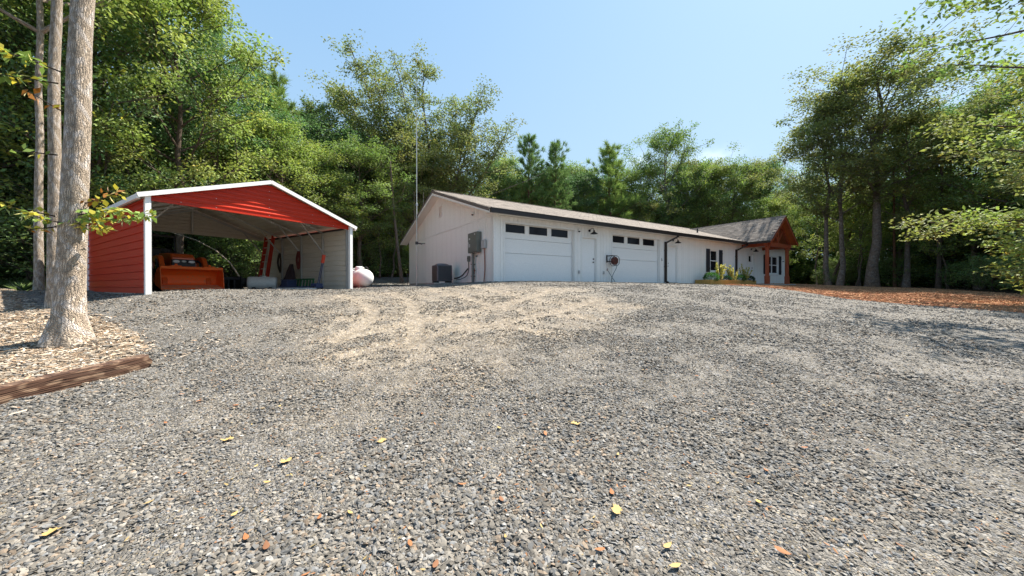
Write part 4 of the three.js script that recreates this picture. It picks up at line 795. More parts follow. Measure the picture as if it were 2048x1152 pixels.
    mesh('blade', rbx(-0.56, 0.56, 0.0, 0.38, -0.36, -0.33, 0.006), M.steelDark, g);
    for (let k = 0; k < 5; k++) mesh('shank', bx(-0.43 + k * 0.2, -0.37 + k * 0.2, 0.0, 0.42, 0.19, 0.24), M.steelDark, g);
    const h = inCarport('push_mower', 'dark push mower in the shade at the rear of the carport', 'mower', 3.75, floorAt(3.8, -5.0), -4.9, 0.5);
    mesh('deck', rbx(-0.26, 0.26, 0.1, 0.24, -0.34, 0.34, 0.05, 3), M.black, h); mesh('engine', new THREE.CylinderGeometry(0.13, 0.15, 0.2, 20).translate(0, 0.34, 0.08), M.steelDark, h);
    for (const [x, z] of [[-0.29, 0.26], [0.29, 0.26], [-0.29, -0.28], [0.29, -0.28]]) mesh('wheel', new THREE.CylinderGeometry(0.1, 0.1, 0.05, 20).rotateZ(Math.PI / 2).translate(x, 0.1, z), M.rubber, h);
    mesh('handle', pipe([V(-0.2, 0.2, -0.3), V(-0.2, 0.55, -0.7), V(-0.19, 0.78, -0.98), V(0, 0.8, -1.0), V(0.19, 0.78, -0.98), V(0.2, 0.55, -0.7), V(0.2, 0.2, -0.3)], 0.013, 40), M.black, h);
  }
}
{ // propane tank
  const x = -6.95, d = 16.1, t = thing('propane_tank', 'white steel propane tank on the gravel right of the carport', 'propane tank', x, ground(x, d), -d, 0.82);
  const r = 0.385, pr = []; for (let k = 0; k <= 10; k++) { const a = k / 10 * Math.PI / 2; pr.push(new THREE.Vector2(r * Math.sin(a), -0.62 - 0.36 * Math.cos(a))); } for (let k = 0; k <= 10; k++) { const a = k / 10 * Math.PI / 2; pr.push(new THREE.Vector2(r * Math.cos(a), 0.62 + 0.36 * Math.sin(a))); }
  mesh('shell', new THREE.LatheGeometry(pr, 44).rotateX(Math.PI / 2).translate(0, 0.45, 0), M.tankWhite, t);
  mesh('dome_lid', new THREE.LatheGeometry([[0, 0.2], [0.12, 0.195], [0.17, 0.16], [0.18, 0.0], [0.17, 0.0]].map(([a, b]) => new THREE.Vector2(a, b)), 28).translate(0, 0.78, 0.1), M.tankWhite, t);
  for (const z of [-0.5, 0.5]) mesh('foot', merged([rbx(-0.2, 0.2, 0.0, 0.14, z - 0.06, z + 0.06, 0.01)]), M.paleGrey, t);
  for (const z of [-0.45, 0.5]) mesh('lifting_lug', new THREE.TorusGeometry(0.05, 0.012, 8, 18).translate(0, 0.86, z), M.tankWhite, t);
  mesh('gas_line', pipe([V(0.05, 0.9, 0.2), V(0.25, 0.95, 0.3), V(0.42, 0.55, 0.32), V(0.44, 0.0, 0.34)], 0.014, 24), M.black, t);
}
{ // old railway sleeper edging the bark bed
  const g = new RoundedBoxGeometry(0.2, 0.2, 2.7, 6, 0.022), p = g.attributes.position;
  const a = [-5.75, 2.2], b = [-4.86, 4.72], mx = (a[0] + b[0]) / 2, md = (a[1] + b[1]) / 2;
  let bg = new THREE.BoxGeometry(0.2, 0.2, 2.7, 6, 6, 60); const q = bg.attributes.position;
  for (let i = 0; i < q.count; i++) { const x = q.getX(i), y = q.getY(i), z = q.getZ(i), n = 0.012 * noise3(x * 9, y * 9, z * 1.6) + 0.006 * noise3(x * 40, y * 40, z * 5); const k = Math.hypot(x, y) / 0.141, s = 1 - 0.06 * smooth(0.85, 1, k) + n * 5; q.setXYZ(i, x * s, y * s, z + 0.03 * noise2(x * 20, y * 20) * Math.sign(z)); }
  bg = toCreasedNormals(bg, 0.7); boxUV(bg);
  const t = thing('railway_sleeper', 'weathered brown timber sleeper edging the bark bed', 'timber', mx, ground(mx + 0.2, md) + 0.06, -md, Math.atan2(b[0] - a[0], -(b[1] - a[1])) + Math.PI);
  t.rotation.order = 'YXZ'; t.rotation.x = Math.atan2(ground(b[0] + 0.15, b[1]) - ground(a[0] + 0.15, a[1]), 2.67) * 1;
  const wood = tex(256, (u, v) => { const k = grainFn(v, u), w = smooth(0.45, 0.8, 0.5 + 0.5 * tn(u, v, 5, 12, 4)); return [lerp(0.27, 0.46, w) * (0.7 + 0.6 * k), lerp(0.18, 0.37, w) * (0.7 + 0.6 * k), lerp(0.13, 0.30, w) * (0.7 + 0.6 * k)]; });
  mesh('timber', bg, std(rgb(1, 1, 1), 0.95, { map: wood, bumpMap: tex(256, (u, v) => grainFn(v, u), false), bumpScale: 0.012 }), t);
}

// ---------------------------------------------------------------- vegetation
const tallV = (() => { const nx = 34, ny = 7, R = rng(17), px = [], py = []; for (let i = 0; i < nx * ny; i++) { px.push(R()); py.push(R()); } return { nx, ny, px, py }; })();
function cellsTall(u, v) { // elongated bark plates
  const { nx, ny, px, py } = tallV, gx = u * nx, gy = v * ny, ix = Math.floor(gx), iy = Math.floor(gy); let d1 = 9, d2 = 9;
  for (let dy = -1; dy <= 1; dy++) for (let dx = -1; dx <= 1; dx++) { const k = ((iy + dy + ny) % ny) * nx + (ix + dx + nx) % nx, ex = ix + dx + px[k] - gx, ey = iy + dy + py[k] - gy, e = ex * ex + ey * ey; if (e < d1) { d2 = d1; d1 = e; } else if (e < d2) d2 = e; }
  return Math.sqrt(d2) - Math.sqrt(d1);
}
const barkFn = (u, v) => { const w = (((u + 0.010 * tn(u, v, 10, 40, 5)) % 1) + 1) % 1, y = ((v + 0.05 * tn(u, v, 30, 12, 7)) % 1 + 1) % 1; return clamp(Math.min(cellsTall(w, y) * 1.5, 0.7) + 0.22 * tn(u, v, 70, 60, 1) + 0.14 * tn(u, v, 20, 14, 2)); };
const barkCol = tex(512, (u, v) => { const k = barkFn(u, v), n = tn(u, v, 6, 6, 3), q = tn(u, v, 40, 40, 6), l = 0.50 + 0.30 * k + 0.06 * n + 0.05 * q, w = smooth(0.0, 0.5, n); return [l * 1.03, l * lerp(0.96, 1.0, w), l * lerp(0.88, 0.98, w)]; });
const barkBump = tex(512, (u, v) => barkFn(u, v), false);
M.barkPale = std(rgb(1, 0.95, 0.90), 0.95, { map: barkCol, bumpMap: barkBump, bumpScale: 0.022 });
M.barkMid = std(rgb(0.46, 0.40, 0.37), 0.95, { map: barkCol, bumpMap: barkBump, bumpScale: 0.02 });
M.barkDark = std(rgb(0.24, 0.19, 0.16), 0.95, { map: barkCol, bumpMap: barkBump, bumpScale: 0.02 });
M.barkPine = std(rgb(0.46, 0.25, 0.17), 0.95, { map: barkCol, bumpMap: barkBump, bumpScale: 0.02 });
M.leaf = phys(rgb(1, 1, 1), 0.92, { vertexColors: true, transmission: 0.45, thickness: 0, side: THREE.DoubleSide, specularIntensity: 0.6 });
M.needle = phys(rgb(1, 1, 1), 0.92, { vertexColors: true, transmission: 0.4, thickness: 0, side: THREE.DoubleSide, specularIntensity: 0.4 });

class Foliage { // leaf-sized folded blades
  constructor() { this.p = []; this.n = []; this.c = []; this.i = []; }
  leaf(x, y, z, ax, ay, az, nx, ny, nz, len, wid, c) {
    // a: along the blade, n: its face; b = n x a
    let l = Math.hypot(ax, ay, az) || 1; ax /= l; ay /= l; az /= l;
    let k = nx * ax + ny * ay + nz * az; nx -= k * ax; ny -= k * ay; nz -= k * az; l = Math.hypot(nx, ny, nz) || 1; nx /= l; ny /= l; nz /= l;
    const bx_ = ny * az - nz * ay, by = nz * ax - nx * az, bz = nx * ay - ny * ax, w = wid / 2, m = len * 0.45, f = wid * 0.16, o = this.p.length / 3;
    this.p.push(x, y, z, x + ax * m + bx_ * w + nx * f, y + ay * m + by * w + ny * f, z + az * m + bz * w + nz * f, x + ax * len, y + ay * len, z + az * len, x + ax * m - bx_ * w + nx * f, y + ay * m - by * w + ny * f, z + az * m - bz * w + nz * f);
    for (let q = 0; q < 4; q++) { this.n.push(nx, ny, nz); this.c.push(c[0], c[1], c[2]); }
    this.i.push(o, o + 2, o + 1, o, o + 3, o + 2);
  }
  needle(x, y, z, dx, dy, dz, sx, sy, sz, w, c) {
    const o = this.p.length / 3; this.p.push(x - sx * w, y - sy * w, z - sz * w, x + sx * w, y + sy * w, z + sz * w, x + dx, y + dy, z + dz);
    let nx = dy * sz - dz * sy, ny = dz * sx - dx * sz, nz = dx * sy - dy * sx; const l = Math.hypot(nx, ny, nz) || 1;
    for (let q = 0; q < 3; q++) { this.n.push(nx / l, ny / l, nz / l); this.c.push(c[0], c[1], c[2]); }
    this.i.push(o, o + 2, o + 1);
  }
  geo() {
    const g = new THREE.BufferGeometry(); g.setAttribute('position', new THREE.Float32BufferAttribute(this.p, 3)); g.setAttribute('normal', new THREE.Float32BufferAttribute(this.n, 3)); g.setAttribute('color', new THREE.Float32BufferAttribute(this.c, 3)); g.setIndex(this.i); return g;
  }
}
class Wood { // tapered limbs
  constructor() { this.p = []; this.uv = []; this.i = []; }
  limb(pts, r0, r1, sides = 7, rough = 0, flare = 0) {
    const n = pts.length, base = this.p.length / 3, t = V(0, 0, 0), s = V(0, 0, 0), f = V(0, 0, 0); let run = 0;
    for (let k = 0; k < n; k++) {
      t.copy(pts[Math.min(k + 1, n - 1)]).sub(pts[Math.max(k - 1, 0)]).normalize(); s.set(0, 0, 1).cross(t); if (s.lengthSq() < 0.02) s.set(1, 0, 0); s.normalize(); f.copy(t).cross(s);
      if (k) run += pts[k].distanceTo(pts[k - 1]);
      const q = k / (n - 1); let r = lerp(r0, r1, q ** 0.85); if (flare) r *= 1 + flare * Math.exp(-run * 4.2);
      for (let j = 0; j <= sides; j++) {
        const a = j / sides * Math.PI * 2, rr = r * (1 + (rough ? rough * noise3(Math.cos(a) * 1.6, Math.sin(a) * 1.6, run * 0.8) + (flare ? 0.12 * flare * Math.exp(-run * 4) * Math.sin(a * 5 + 1) : 0) : 0));
        this.p.push(pts[k].x + (s.x * Math.cos(a) + f.x * Math.sin(a)) * rr, pts[k].y + (s.y * Math.cos(a) + f.y * Math.sin(a)) * rr, pts[k].z + (s.z * Math.cos(a) + f.z * Math.sin(a)) * rr); this.uv.push(j / sides, run * 0.9);
      }
    }
    for (let k = 0; k < n - 1; k++) for (let j = 0; j < sides; j++) { const a = base + k * (sides + 1) + j, b = a + sides + 1; this.i.push(a, b, a + 1, a + 1, b, b + 1); }
  }
  geo() { const g = new THREE.BufferGeometry(); g.setAttribute('position', new THREE.Float32BufferAttribute(this.p, 3)); g.setAttribute('uv', new THREE.Float32BufferAttribute(this.uv, 2)); g.setIndex(this.i); g.computeVertexNormals(); return g; }
}
const gauss = (R) => (R() + R() + R() + R() - 2) * 1.0;
const greens = { oak: [0.135, 0.24, 0.05], lime: [0.20, 0.31, 0.06], deep: [0.085, 0.19, 0.06], olive: [0.18, 0.245, 0.065], pine: [0.15, 0.25, 0.07], pineLight: [0.21, 0.31, 0.07], yellow: [0.42, 0.38, 0.04] };
function clump(F, R, x, y, z, rad, n, size, base, flat = 0.75) {
  const tone = 0.8 + 0.45 * R(), warm = R() * 0.3;
  for (let k = 0; k < n; k++) {
    const ox = gauss(R) * rad, oy = gauss(R) * rad * flat, oz = gauss(R) * rad, v = tone * (0.75 + 0.5 * R()), yl = R() < 0.012 ? 1.9 : 1;
    F.leaf(x + ox, y + oy, z + oz, ox + (R() - 0.5) * rad * 2, oy * 0.6 + (R() - 0.6) * rad * 1.4, oz + (R() - 0.5) * rad * 2, (R() - 0.5) * 1.5, 0.35 + R(), (R() - 0.5) * 1.5, size * (0.7 + 0.6 * R()), size * (0.45 + 0.25 * R()), [base[0] * v * (1 + warm) * yl, base[1] * v * (1 + (yl - 1) * 0.4), base[2] * v]);
  }
}
function curve(a, dir, len, rise, bend, R, n = 6) { // points of a limb that starts along dir and lifts
  const out = [], p = a.clone(), d = dir.clone().normalize(), step = len / (n - 1);
  for (let k = 0; k < n; k++) { out.push(p.clone()); d.y += rise / n; d.x += (R() - 0.5) * bend; d.z += (R() - 0.5) * bend; d.y += (R() - 0.5) * bend * 0.6; d.normalize(); p.addScaledVector(d, step); }
  return out;
}
// broadleaf tree: trunk, limbs, clumps of leaves at the twigs
function broadleaf(seed, o) {
  const R = rng(seed), W = new Wood(), F = new Foliage(), n = 10, tp = [];
  const lx = (R() - 0.5) * (o.lean ?? 0.06), lz = (R() - 0.5) * (o.lean ?? 0.06);
  for (let k = 0; k < n; k++) { const t = k / (n - 1); tp.push(V((lx * t + 0.018 * noise2(t * 3, seed)) * o.h, t * o.h * 0.94, (lz * t + 0.018 * noise2(t * 3, seed + 40)) * o.h)); }
  W.limb(tp, o.r, o.r * 0.12, o.sides ?? 9, 0.08, o.flare ?? 0.35);
  const at = (t) => { const q = t * (n - 1), i = Math.min(n - 2, Math.floor(q)); return tp[i].clone().lerp(tp[i + 1], q - i); };
  const profile = o.profile ?? ((t) => Math.sin(Math.PI * (0.18 + 0.78 * t)) ** 0.8), perClump = Math.round(o.leaves / (o.limbs * 7));
  for (let i = 0; i < o.limbs; i++) {
    const t = (i + R() * 0.8) / o.limbs, tt = lerp(o.base, 0.97, t), az = i * 2.399 + R() * 0.8, len = o.spread * profile(t) * (0.72 + 0.5 * R()), el = lerp(o.el0 ?? 0.25, o.el1 ?? 1.0, t);
    const dir = V(Math.cos(az) * Math.cos(el), Math.sin(el), Math.sin(az) * Math.cos(el)), pts = curve(at(tt), dir, len, o.rise ?? 0.35, 0.28, R, 6), r0 = Math.max(0.018, o.r * 0.42 * (1 - tt * 0.75));
    W.limb(pts, r0, r0 * 0.2, 5);
    const ends = [pts[5], pts[4].clone().lerp(pts[3], R())];
    for (let j = 0; j < 5; j++) {
      const s = 0.35 + 0.6 * R(), q = s * 5, k = Math.min(4, Math.floor(q)), a = pts[k].clone().lerp(pts[k + 1], q - k), az2 = az + (j % 2 ? 1 : -1) * (0.5 + R() * 0.8), d2 = V(Math.cos(az2), 0.1 + R() * 0.7, Math.sin(az2));
      const tw = curve(a, d2, len * (0.25 + 0.3 * R()) + 0.3, 0.3, 0.3, R, 4); W.limb(tw, r0 * 0.38, 0.008, 4); ends.push(tw[3]);
    }
    for (const e of ends) clump(F, R, e.x, e.y, e.z, (o.clump ?? 0.55) * (0.75 + 0.5 * R()), Math.round(perClump * (0.6 + 0.8 * R())), o.leaf, o.green, 0.65);
  }
  return { wood: W.geo(), leaves: F.geo() };
}
function pineTree(seed, o) {
  const R = rng(seed), W = new Wood(), F = new Foliage(), tp = [];
  for (let k = 0; k < 10; k++) { const t = k / 9; tp.push(V(0.12 * noise2(t * 2, seed), t * o.h * 0.985, 0.12 * noise2(t * 2, seed + 9))); }
  W.limb(tp, o.r, 0.02, 8, 0.05, 0.25);
  const levels = o.levels, out = V(0, 0, 0);
  for (let i = 0; i < levels; i++) {
    const t = (i + 0.3 * R()) / levels, y = o.h * lerp(o.base, 0.96, t), nb = 4 + Math.floor(R() * 2.5), reach = o.spread * (1 - t) ** 0.5 * (0.5 + 0.5 * Math.min(1, t * 3)) * (0.7 + 0.5 * R()) + 0.3;
    for (let b = 0; b < nb; b++) {
      const az = i * 1.1 + b / nb * 6.283 + R() * 0.6, el = lerp(0.05, 0.75, t) + (R() - 0.5) * 0.3, len = reach * (0.65 + 0.5 * R());
      const pts = curve(V(0, y, 0), V(Math.cos(az) * Math.cos(el), Math.sin(el), Math.sin(az) * Math.cos(el)), len, 0.35, 0.22, R, 5); W.limb(pts, 0.035 * (1 - t) + 0.014, 0.008, 4);
      const tufts = 3 + Math.round(len * 2.2);
      for (let q = 0; q < tufts; q++) {
        const s = q === 0 ? 1 : 0.3 + 0.7 * R(), f = s * 4, k = Math.min(3, Math.floor(f)), p = pts[k].clone().lerp(pts[k + 1], f - k), side = q === 0 ? 0 : 0.5;
        p.x += (R() - 0.5) * side * len * 0.6; p.y += (R() - 0.2) * side * 0.5; p.z += (R() - 0.5) * side * len * 0.6;
        out.copy(pts[4]).sub(pts[3]).normalize(); out.y += 0.5; const tone = 0.75 + 0.5 * R(), N = o.needles;
        for (let m = 0; m < N; m++) {
          const dx = out.x * 0.7 + gauss(R) * 1.1, dy = out.y * 0.6 + gauss(R) * 1.0, dz = out.z * 0.7 + gauss(R) * 1.1, l = (0.15 + 0.12 * R()) * (o.tuft ?? 1) / (Math.hypot(dx, dy, dz) || 1), back = -0.25 + R() * 0.2;
          const sx = R() - 0.5, sy = R() - 0.5, sz = R() - 0.5, sl = Math.hypot(sx, sy, sz) || 1, v = tone * (0.75 + 0.5 * R());
          F.needle(p.x + out.x * back + gauss(R) * 0.07, p.y + out.y * back + gauss(R) * 0.07, p.z + out.z * back + gauss(R) * 0.07, dx * l * 1.6, dy * l * 1.6, dz * l * 1.6, sx / sl, sy / sl, sz / sl, 0.020 * (o.tuft ?? 1), [o.green[0] * v, o.green[1] * v, o.green[2] * v]);
        }
      }
    }
  }
  return { wood: W.geo(), leaves: F.geo() };
}
function plant(name, category, label, proto, x, d, turn, sxz, sy, group, bark = M.barkMid, leafMat = M.leaf, sink = 0.06) {
  const g = thing(name, label, category, x, ground(x, d) - sink, -d, turn, group); g.scale.set(sxz, sy, sxz);
  mesh('trunk', proto.wood, bark, g); if (proto.leaves) mesh('crown', proto.leaves, leafMat, g); return g;
}
// prototypes, each about 10 m tall before scaling
const P = {
  a: broadleaf(21, { h: 10, r: 0.17, base: 0.28, spread: 3.3, limbs: 26, leaves: 20000, leaf: 0.128, clump: 0.36, green: greens.oak }),
  b: broadleaf(22, { h: 10, r: 0.15, base: 0.18, spread: 3.0, limbs: 28, leaves: 21000, leaf: 0.125, clump: 0.36, green: greens.lime }),
  c: broadleaf(23, { h: 10, r: 0.16, base: 0.32, spread: 3.6, limbs: 24, leaves: 19000, leaf: 0.128, clump: 0.38, green: greens.olive, lean: 0.15 }),
  d: broadleaf(24, { h: 10, r: 0.15, base: 0.12, spread: 3.2, limbs: 30, leaves: 21000, leaf: 0.128, clump: 0.38, green: greens.deep }),
  sapling: broadleaf(25, { h: 6, r: 0.055, base: 0.3, spread: 1.3, limbs: 16, leaves: 4200, leaf: 0.11, clump: 0.26, green: greens.lime, lean: 0.2 }),
  shrub: broadleaf(26, { h: 2.2, r: 0.03, base: 0.04, spread: 1.4, limbs: 18, leaves: 5200, leaf: 0.095, clump: 0.24, green: greens.oak, el0: 0.35, el1: 1.2 }),
  p1: pineTree(31, { h: 15, r: 0.2, base: 0.3, spread: 3.1, levels: 19, needles: 34, green: greens.pine }),
  p2: pineTree(32, { h: 12, r: 0.17, base: 0.15, spread: 3.1, levels: 18, needles: 36, green: greens.pineLight, tuft: 1.1 }),
};

// --- the three pale trunks by the bark bed
function tallTrunk(seed, x, d, r, h, leanX, leanZ, label, flare, sides, crownAt) {
  const W = new Wood(), F = new Foliage(), R = rng(seed), pts = [];
  for (let k = 0; k <= 30; k++) { const t = k / 30; pts.push(V(leanX * t * h + 0.10 * noise2(t * 4, seed) * t, t * h, leanZ * t * h + 0.10 * noise2(t * 4 + 7, seed) * t)); }
  W.limb(pts, r, r * 0.45, sides, 0.05, flare);
  for (let i = 0; i < 16; i++) {
    const t = lerp(crownAt, 0.99, (i + R()) / 16), a = pts[Math.floor(t * 30)], az = i * 2.4, len = (2.6 + R() * 1.6) * Math.sin(Math.PI * (0.25 + 0.6 * (t - crownAt) / (1 - crownAt)));
    const br = curve(a, V(Math.cos(az), 0.35 + R() * 0.4, Math.sin(az)), len, 0.25, 0.3, R, 6); W.limb(br, 0.07, 0.012, 5);
    for (const e of [br[3], br[4], br[5], br[4].clone().add(V(R() - 0.5, R() * 0.5, R() - 0.5))]) clump(F, R, e.x, e.y, e.z, 0.55, 110, 0.15, i % 3 ? greens.oak : greens.lime);
  }
  const g = thing('oak_tree', label, 'tree', x, ground(x, d) - 0.05, -d, 0); mesh('trunk', W.geo(), M.barkPale, g); mesh('crown', F.geo(), M.leaf, g); return g;
}
const oak1 = tallTrunk(41, -6.87, 5.5, 0.165, 13, 0.048, 0.0, 'thick pale barked tree trunk rising from the bark bed, nearest of three', 0.75, 28, 0.62);
tallTrunk(42, -9.64, 7.5, 0.108, 15, 0.010, 0.0, 'second pale trunk standing directly behind the thickest trunk at left', 0.35, 20, 0.6);
tallTrunk(43, -14.62, 11, 0.105, 15, 0.006, 0.0, 'slim pale trunk at the wood edge, leftmost of the three', 0.2, 16, 0.52);
{ // low leafy shoots on the nearest trunk
  const R = rng(45);
  const shoot = (a, dir, len, n, size, cols) => { const F = new Foliage(), W = new Wood(), pts = curve(a, dir, len, 0.05, 0.25, R, 7); W.limb(pts, 0.012, 0.003, 5); for (let k = 0; k < n; k++) { const q = 0.15 + 0.85 * R(), f = q * 6, i = Math.min(5, Math.floor(f)), p = pts[i].clone().lerp(pts[i + 1], f - i), c = cols[Math.floor(R() * cols.length)], v = 0.8 + 0.5 * R(), s = size * (0.7 + 0.6 * R()); F.leaf(p.x + gauss(R) * 0.05, p.y + gauss(R) * 0.05, p.z + gauss(R) * 0.05, gauss(R), gauss(R) - 0.25, gauss(R), gauss(R) * 0.8, 0.7, gauss(R) * 0.8 + 0.3, s, s * 0.55, [c[0] * v, c[1] * v, c[2] * v]); } const tw = mesh('low_shoot', W.geo(), M.barkDark, oak1); mesh('leaves', F.geo(), M.leaf, tw); };
  const Y = greens.yellow, G = greens.lime, Og = [0.30, 0.12, 0.015];
  const base = (y, a) => V(0.05 + Math.cos(a) * 0.14, y, Math.sin(a) * 0.14);
  shoot(base(1.9, 0.1), V(1, 0.06, -0.45), 0.95, 80, 0.11, [G, G, Y]); shoot(base(1.98, 0.3), V(1, 0.22, -0.15), 0.7, 60, 0.11, [G, Y]); shoot(base(1.86, 0.6), V(0.9, -0.12, -0.1), 0.55, 44, 0.11, [G, Y]); shoot(base(1.85, 1.5), V(0.2, 0.1, 1), 0.4, 34, 0.09, [G, Y, G]); shoot(base(1.95, 2.2), V(-0.6, 0.15, 0.8), 0.5, 30, 0.09, [Y, G]);
  shoot(base(2.15, 0.1), V(0.8, 0.4, -0.4), 0.55, 30, 0.1, [Y, Og]); shoot(base(1.8, 2.6), V(-0.5, -0.2, 0.6), 0.3, 16, 0.08, [Og, Y]);
  shoot(base(4.0, 2.9), V(-1, 0.15, 0.3), 1.0, 40, 0.12, [Y, G]); shoot(base(4.2, 3.2), V(-1, 0.4, 0.1), 1.3, 50, 0.13, [Y, G, G]); shoot(base(3.6, 3.3), V(-0.6, 0.3, 0.2), 0.5, 9, 0.13, [Og, Y]); shoot(base(2.9, 2.8), V(-0.8, -0.1, 0.4), 0.5, 7, 0.1, [Y, G]);
  
}
// --- the big spreading tree behind the house
{
  const R = rng(51), W = new Wood(), F = new Foliage(), h = 20.5;
  const tips = [[-11.7, 13.6, 1.5], [-9.6, 16.4, -1], [-6.8, 18.6, 1.2], [-3.9, 18.8, -1.5], [-1.1, 17.6, 1], [1.2, 15.6, -1.2], [3.7, 14.4, 1.5], [5.6, 12.4, 0], [-8.2, 14.5, -3], [-4.2, 15, 3.2], [-11.2, 10.6, -1.4], [-0.6, 13, -3.4], [-6.5, 14, 3.6], [2.6, 11.4, 2.4], [-9, 12.5, 3], [-2.5, 12, 2.6]];
  W.limb([V(0, 0, 0), V(-0.1, 1.5, 0), V(-0.3, 3.2, 0)], 0.5, 0.36, 12, 0.06, 0.4);
  for (const [tx, ty, tz] of tips) {
    const pts = new THREE.CatmullRomCurve3([V(-0.3, 2.5, 0), V(tx * 0.22 - 0.2, 2.5 + ty * 0.2, tz * 0.2), V(tx * 0.62, ty * 0.62 + 0.6, tz * 0.7), V(tx, ty, tz)]).getPoints(9); pts.forEach((p, k) => { if (k) { p.x += gauss(R) * 0.18; p.z += gauss(R) * 0.18; } }); W.limb(pts, 0.17, 0.025, 7, 0.05);
    for (let i = 0; i < 26; i++) {
      const s = 0.42 + 0.58 * (i + R()) / 26, q = s * 9, k = Math.min(8, Math.floor(q)), a = pts[k].clone().lerp(pts[k + 1], q - k), az = i * 2.4 + R(), l = (1.0 + 1.9 * R()) * (1.2 - 0.6 * s);
      const br = curve(a, V(Math.cos(az), 0.1 + R() * 0.5, Math.sin(az)), l, 0.3, 0.3, R, 5); W.limb(br, 0.045, 0.01, 4);
      for (const e of [br[2], br[3], br[4], br[4].clone().add(V(gauss(R), gauss(R) * 0.6, gauss(R)))]) clump(F, R, e.x, e.y, e.z, 0.46 * (0.7 + 0.6 * R()), Math.round(54 * (0.5 + R())), 0.18, [0.165, 0.235, 0.065]);
    }
  }
  const x = -6.2, d = 30, g = thing('spreading_oak', 'large many stemmed spreading tree towering behind the white gable', 'tree', x, ground(x, d) - 0.1, -d); mesh('trunk', W.geo(), M.barkMid, g); mesh('crown', F.geo(), M.leaf, g);
}
// --- background trees: [prototype, x, distance, turn, width scale, height scale, bark, label]
const wl = 'trees of the wood behind carport and house';
const leafyLabel = {
  L: ['yellow green leafy tree at the far left frame edge', 'dark leafy tree directly behind the leftmost slim trunk', 'leafy tree deep in the wood behind the three pale trunks', 'bright leafy tree rising directly left of the carport roof', 'dark leafy tree behind the left slope of the carport roof', 'low bright tree behind the peak of the carport', 'leafy tree hidden in the wood beyond the left frame edge'],
  C: ['dark bushy tree behind the right half of the carport', 'low bright bushy tree above the right carport eave', 'bushy tree in the gap between carport and big spreading tree', 'tall dark bushy tree right of the pines', 'olive bushy tree at the foot of the big spreading tree', 'bright bushy tree just left of the house gable peak'],
  H: ['dark leafy tree right of the gable peak, beside the pine pair', 'leafy tree behind the near end of the house roof', 'dark leafy tree right of the pine pair above the roof', 'wide low olive tree above the middle of the roof', 'tallest leafy tree above the second garage door', 'dark round tree right of the tallest tree above the roof', 'bright green tree above the plain door', 'leafy tree above the shuttered window', 'olive tree above the porch valley', 'dark tree above the porch roof ridge', 'leafy tree of the wood behind the white house roof'],
  R: ['bright leafy tree behind the tallest right hand trunk', 'leafy tree right of the tallest right hand trunk', 'dark leafy tree far behind the right hand trunks', 'bright leafy tree at the right, above the sweeping boughs', 'olive leafy tree behind the near low boughed tree', 'leafy tree in the sunlit wood at the right edge'],
}, seenLeafy = {};
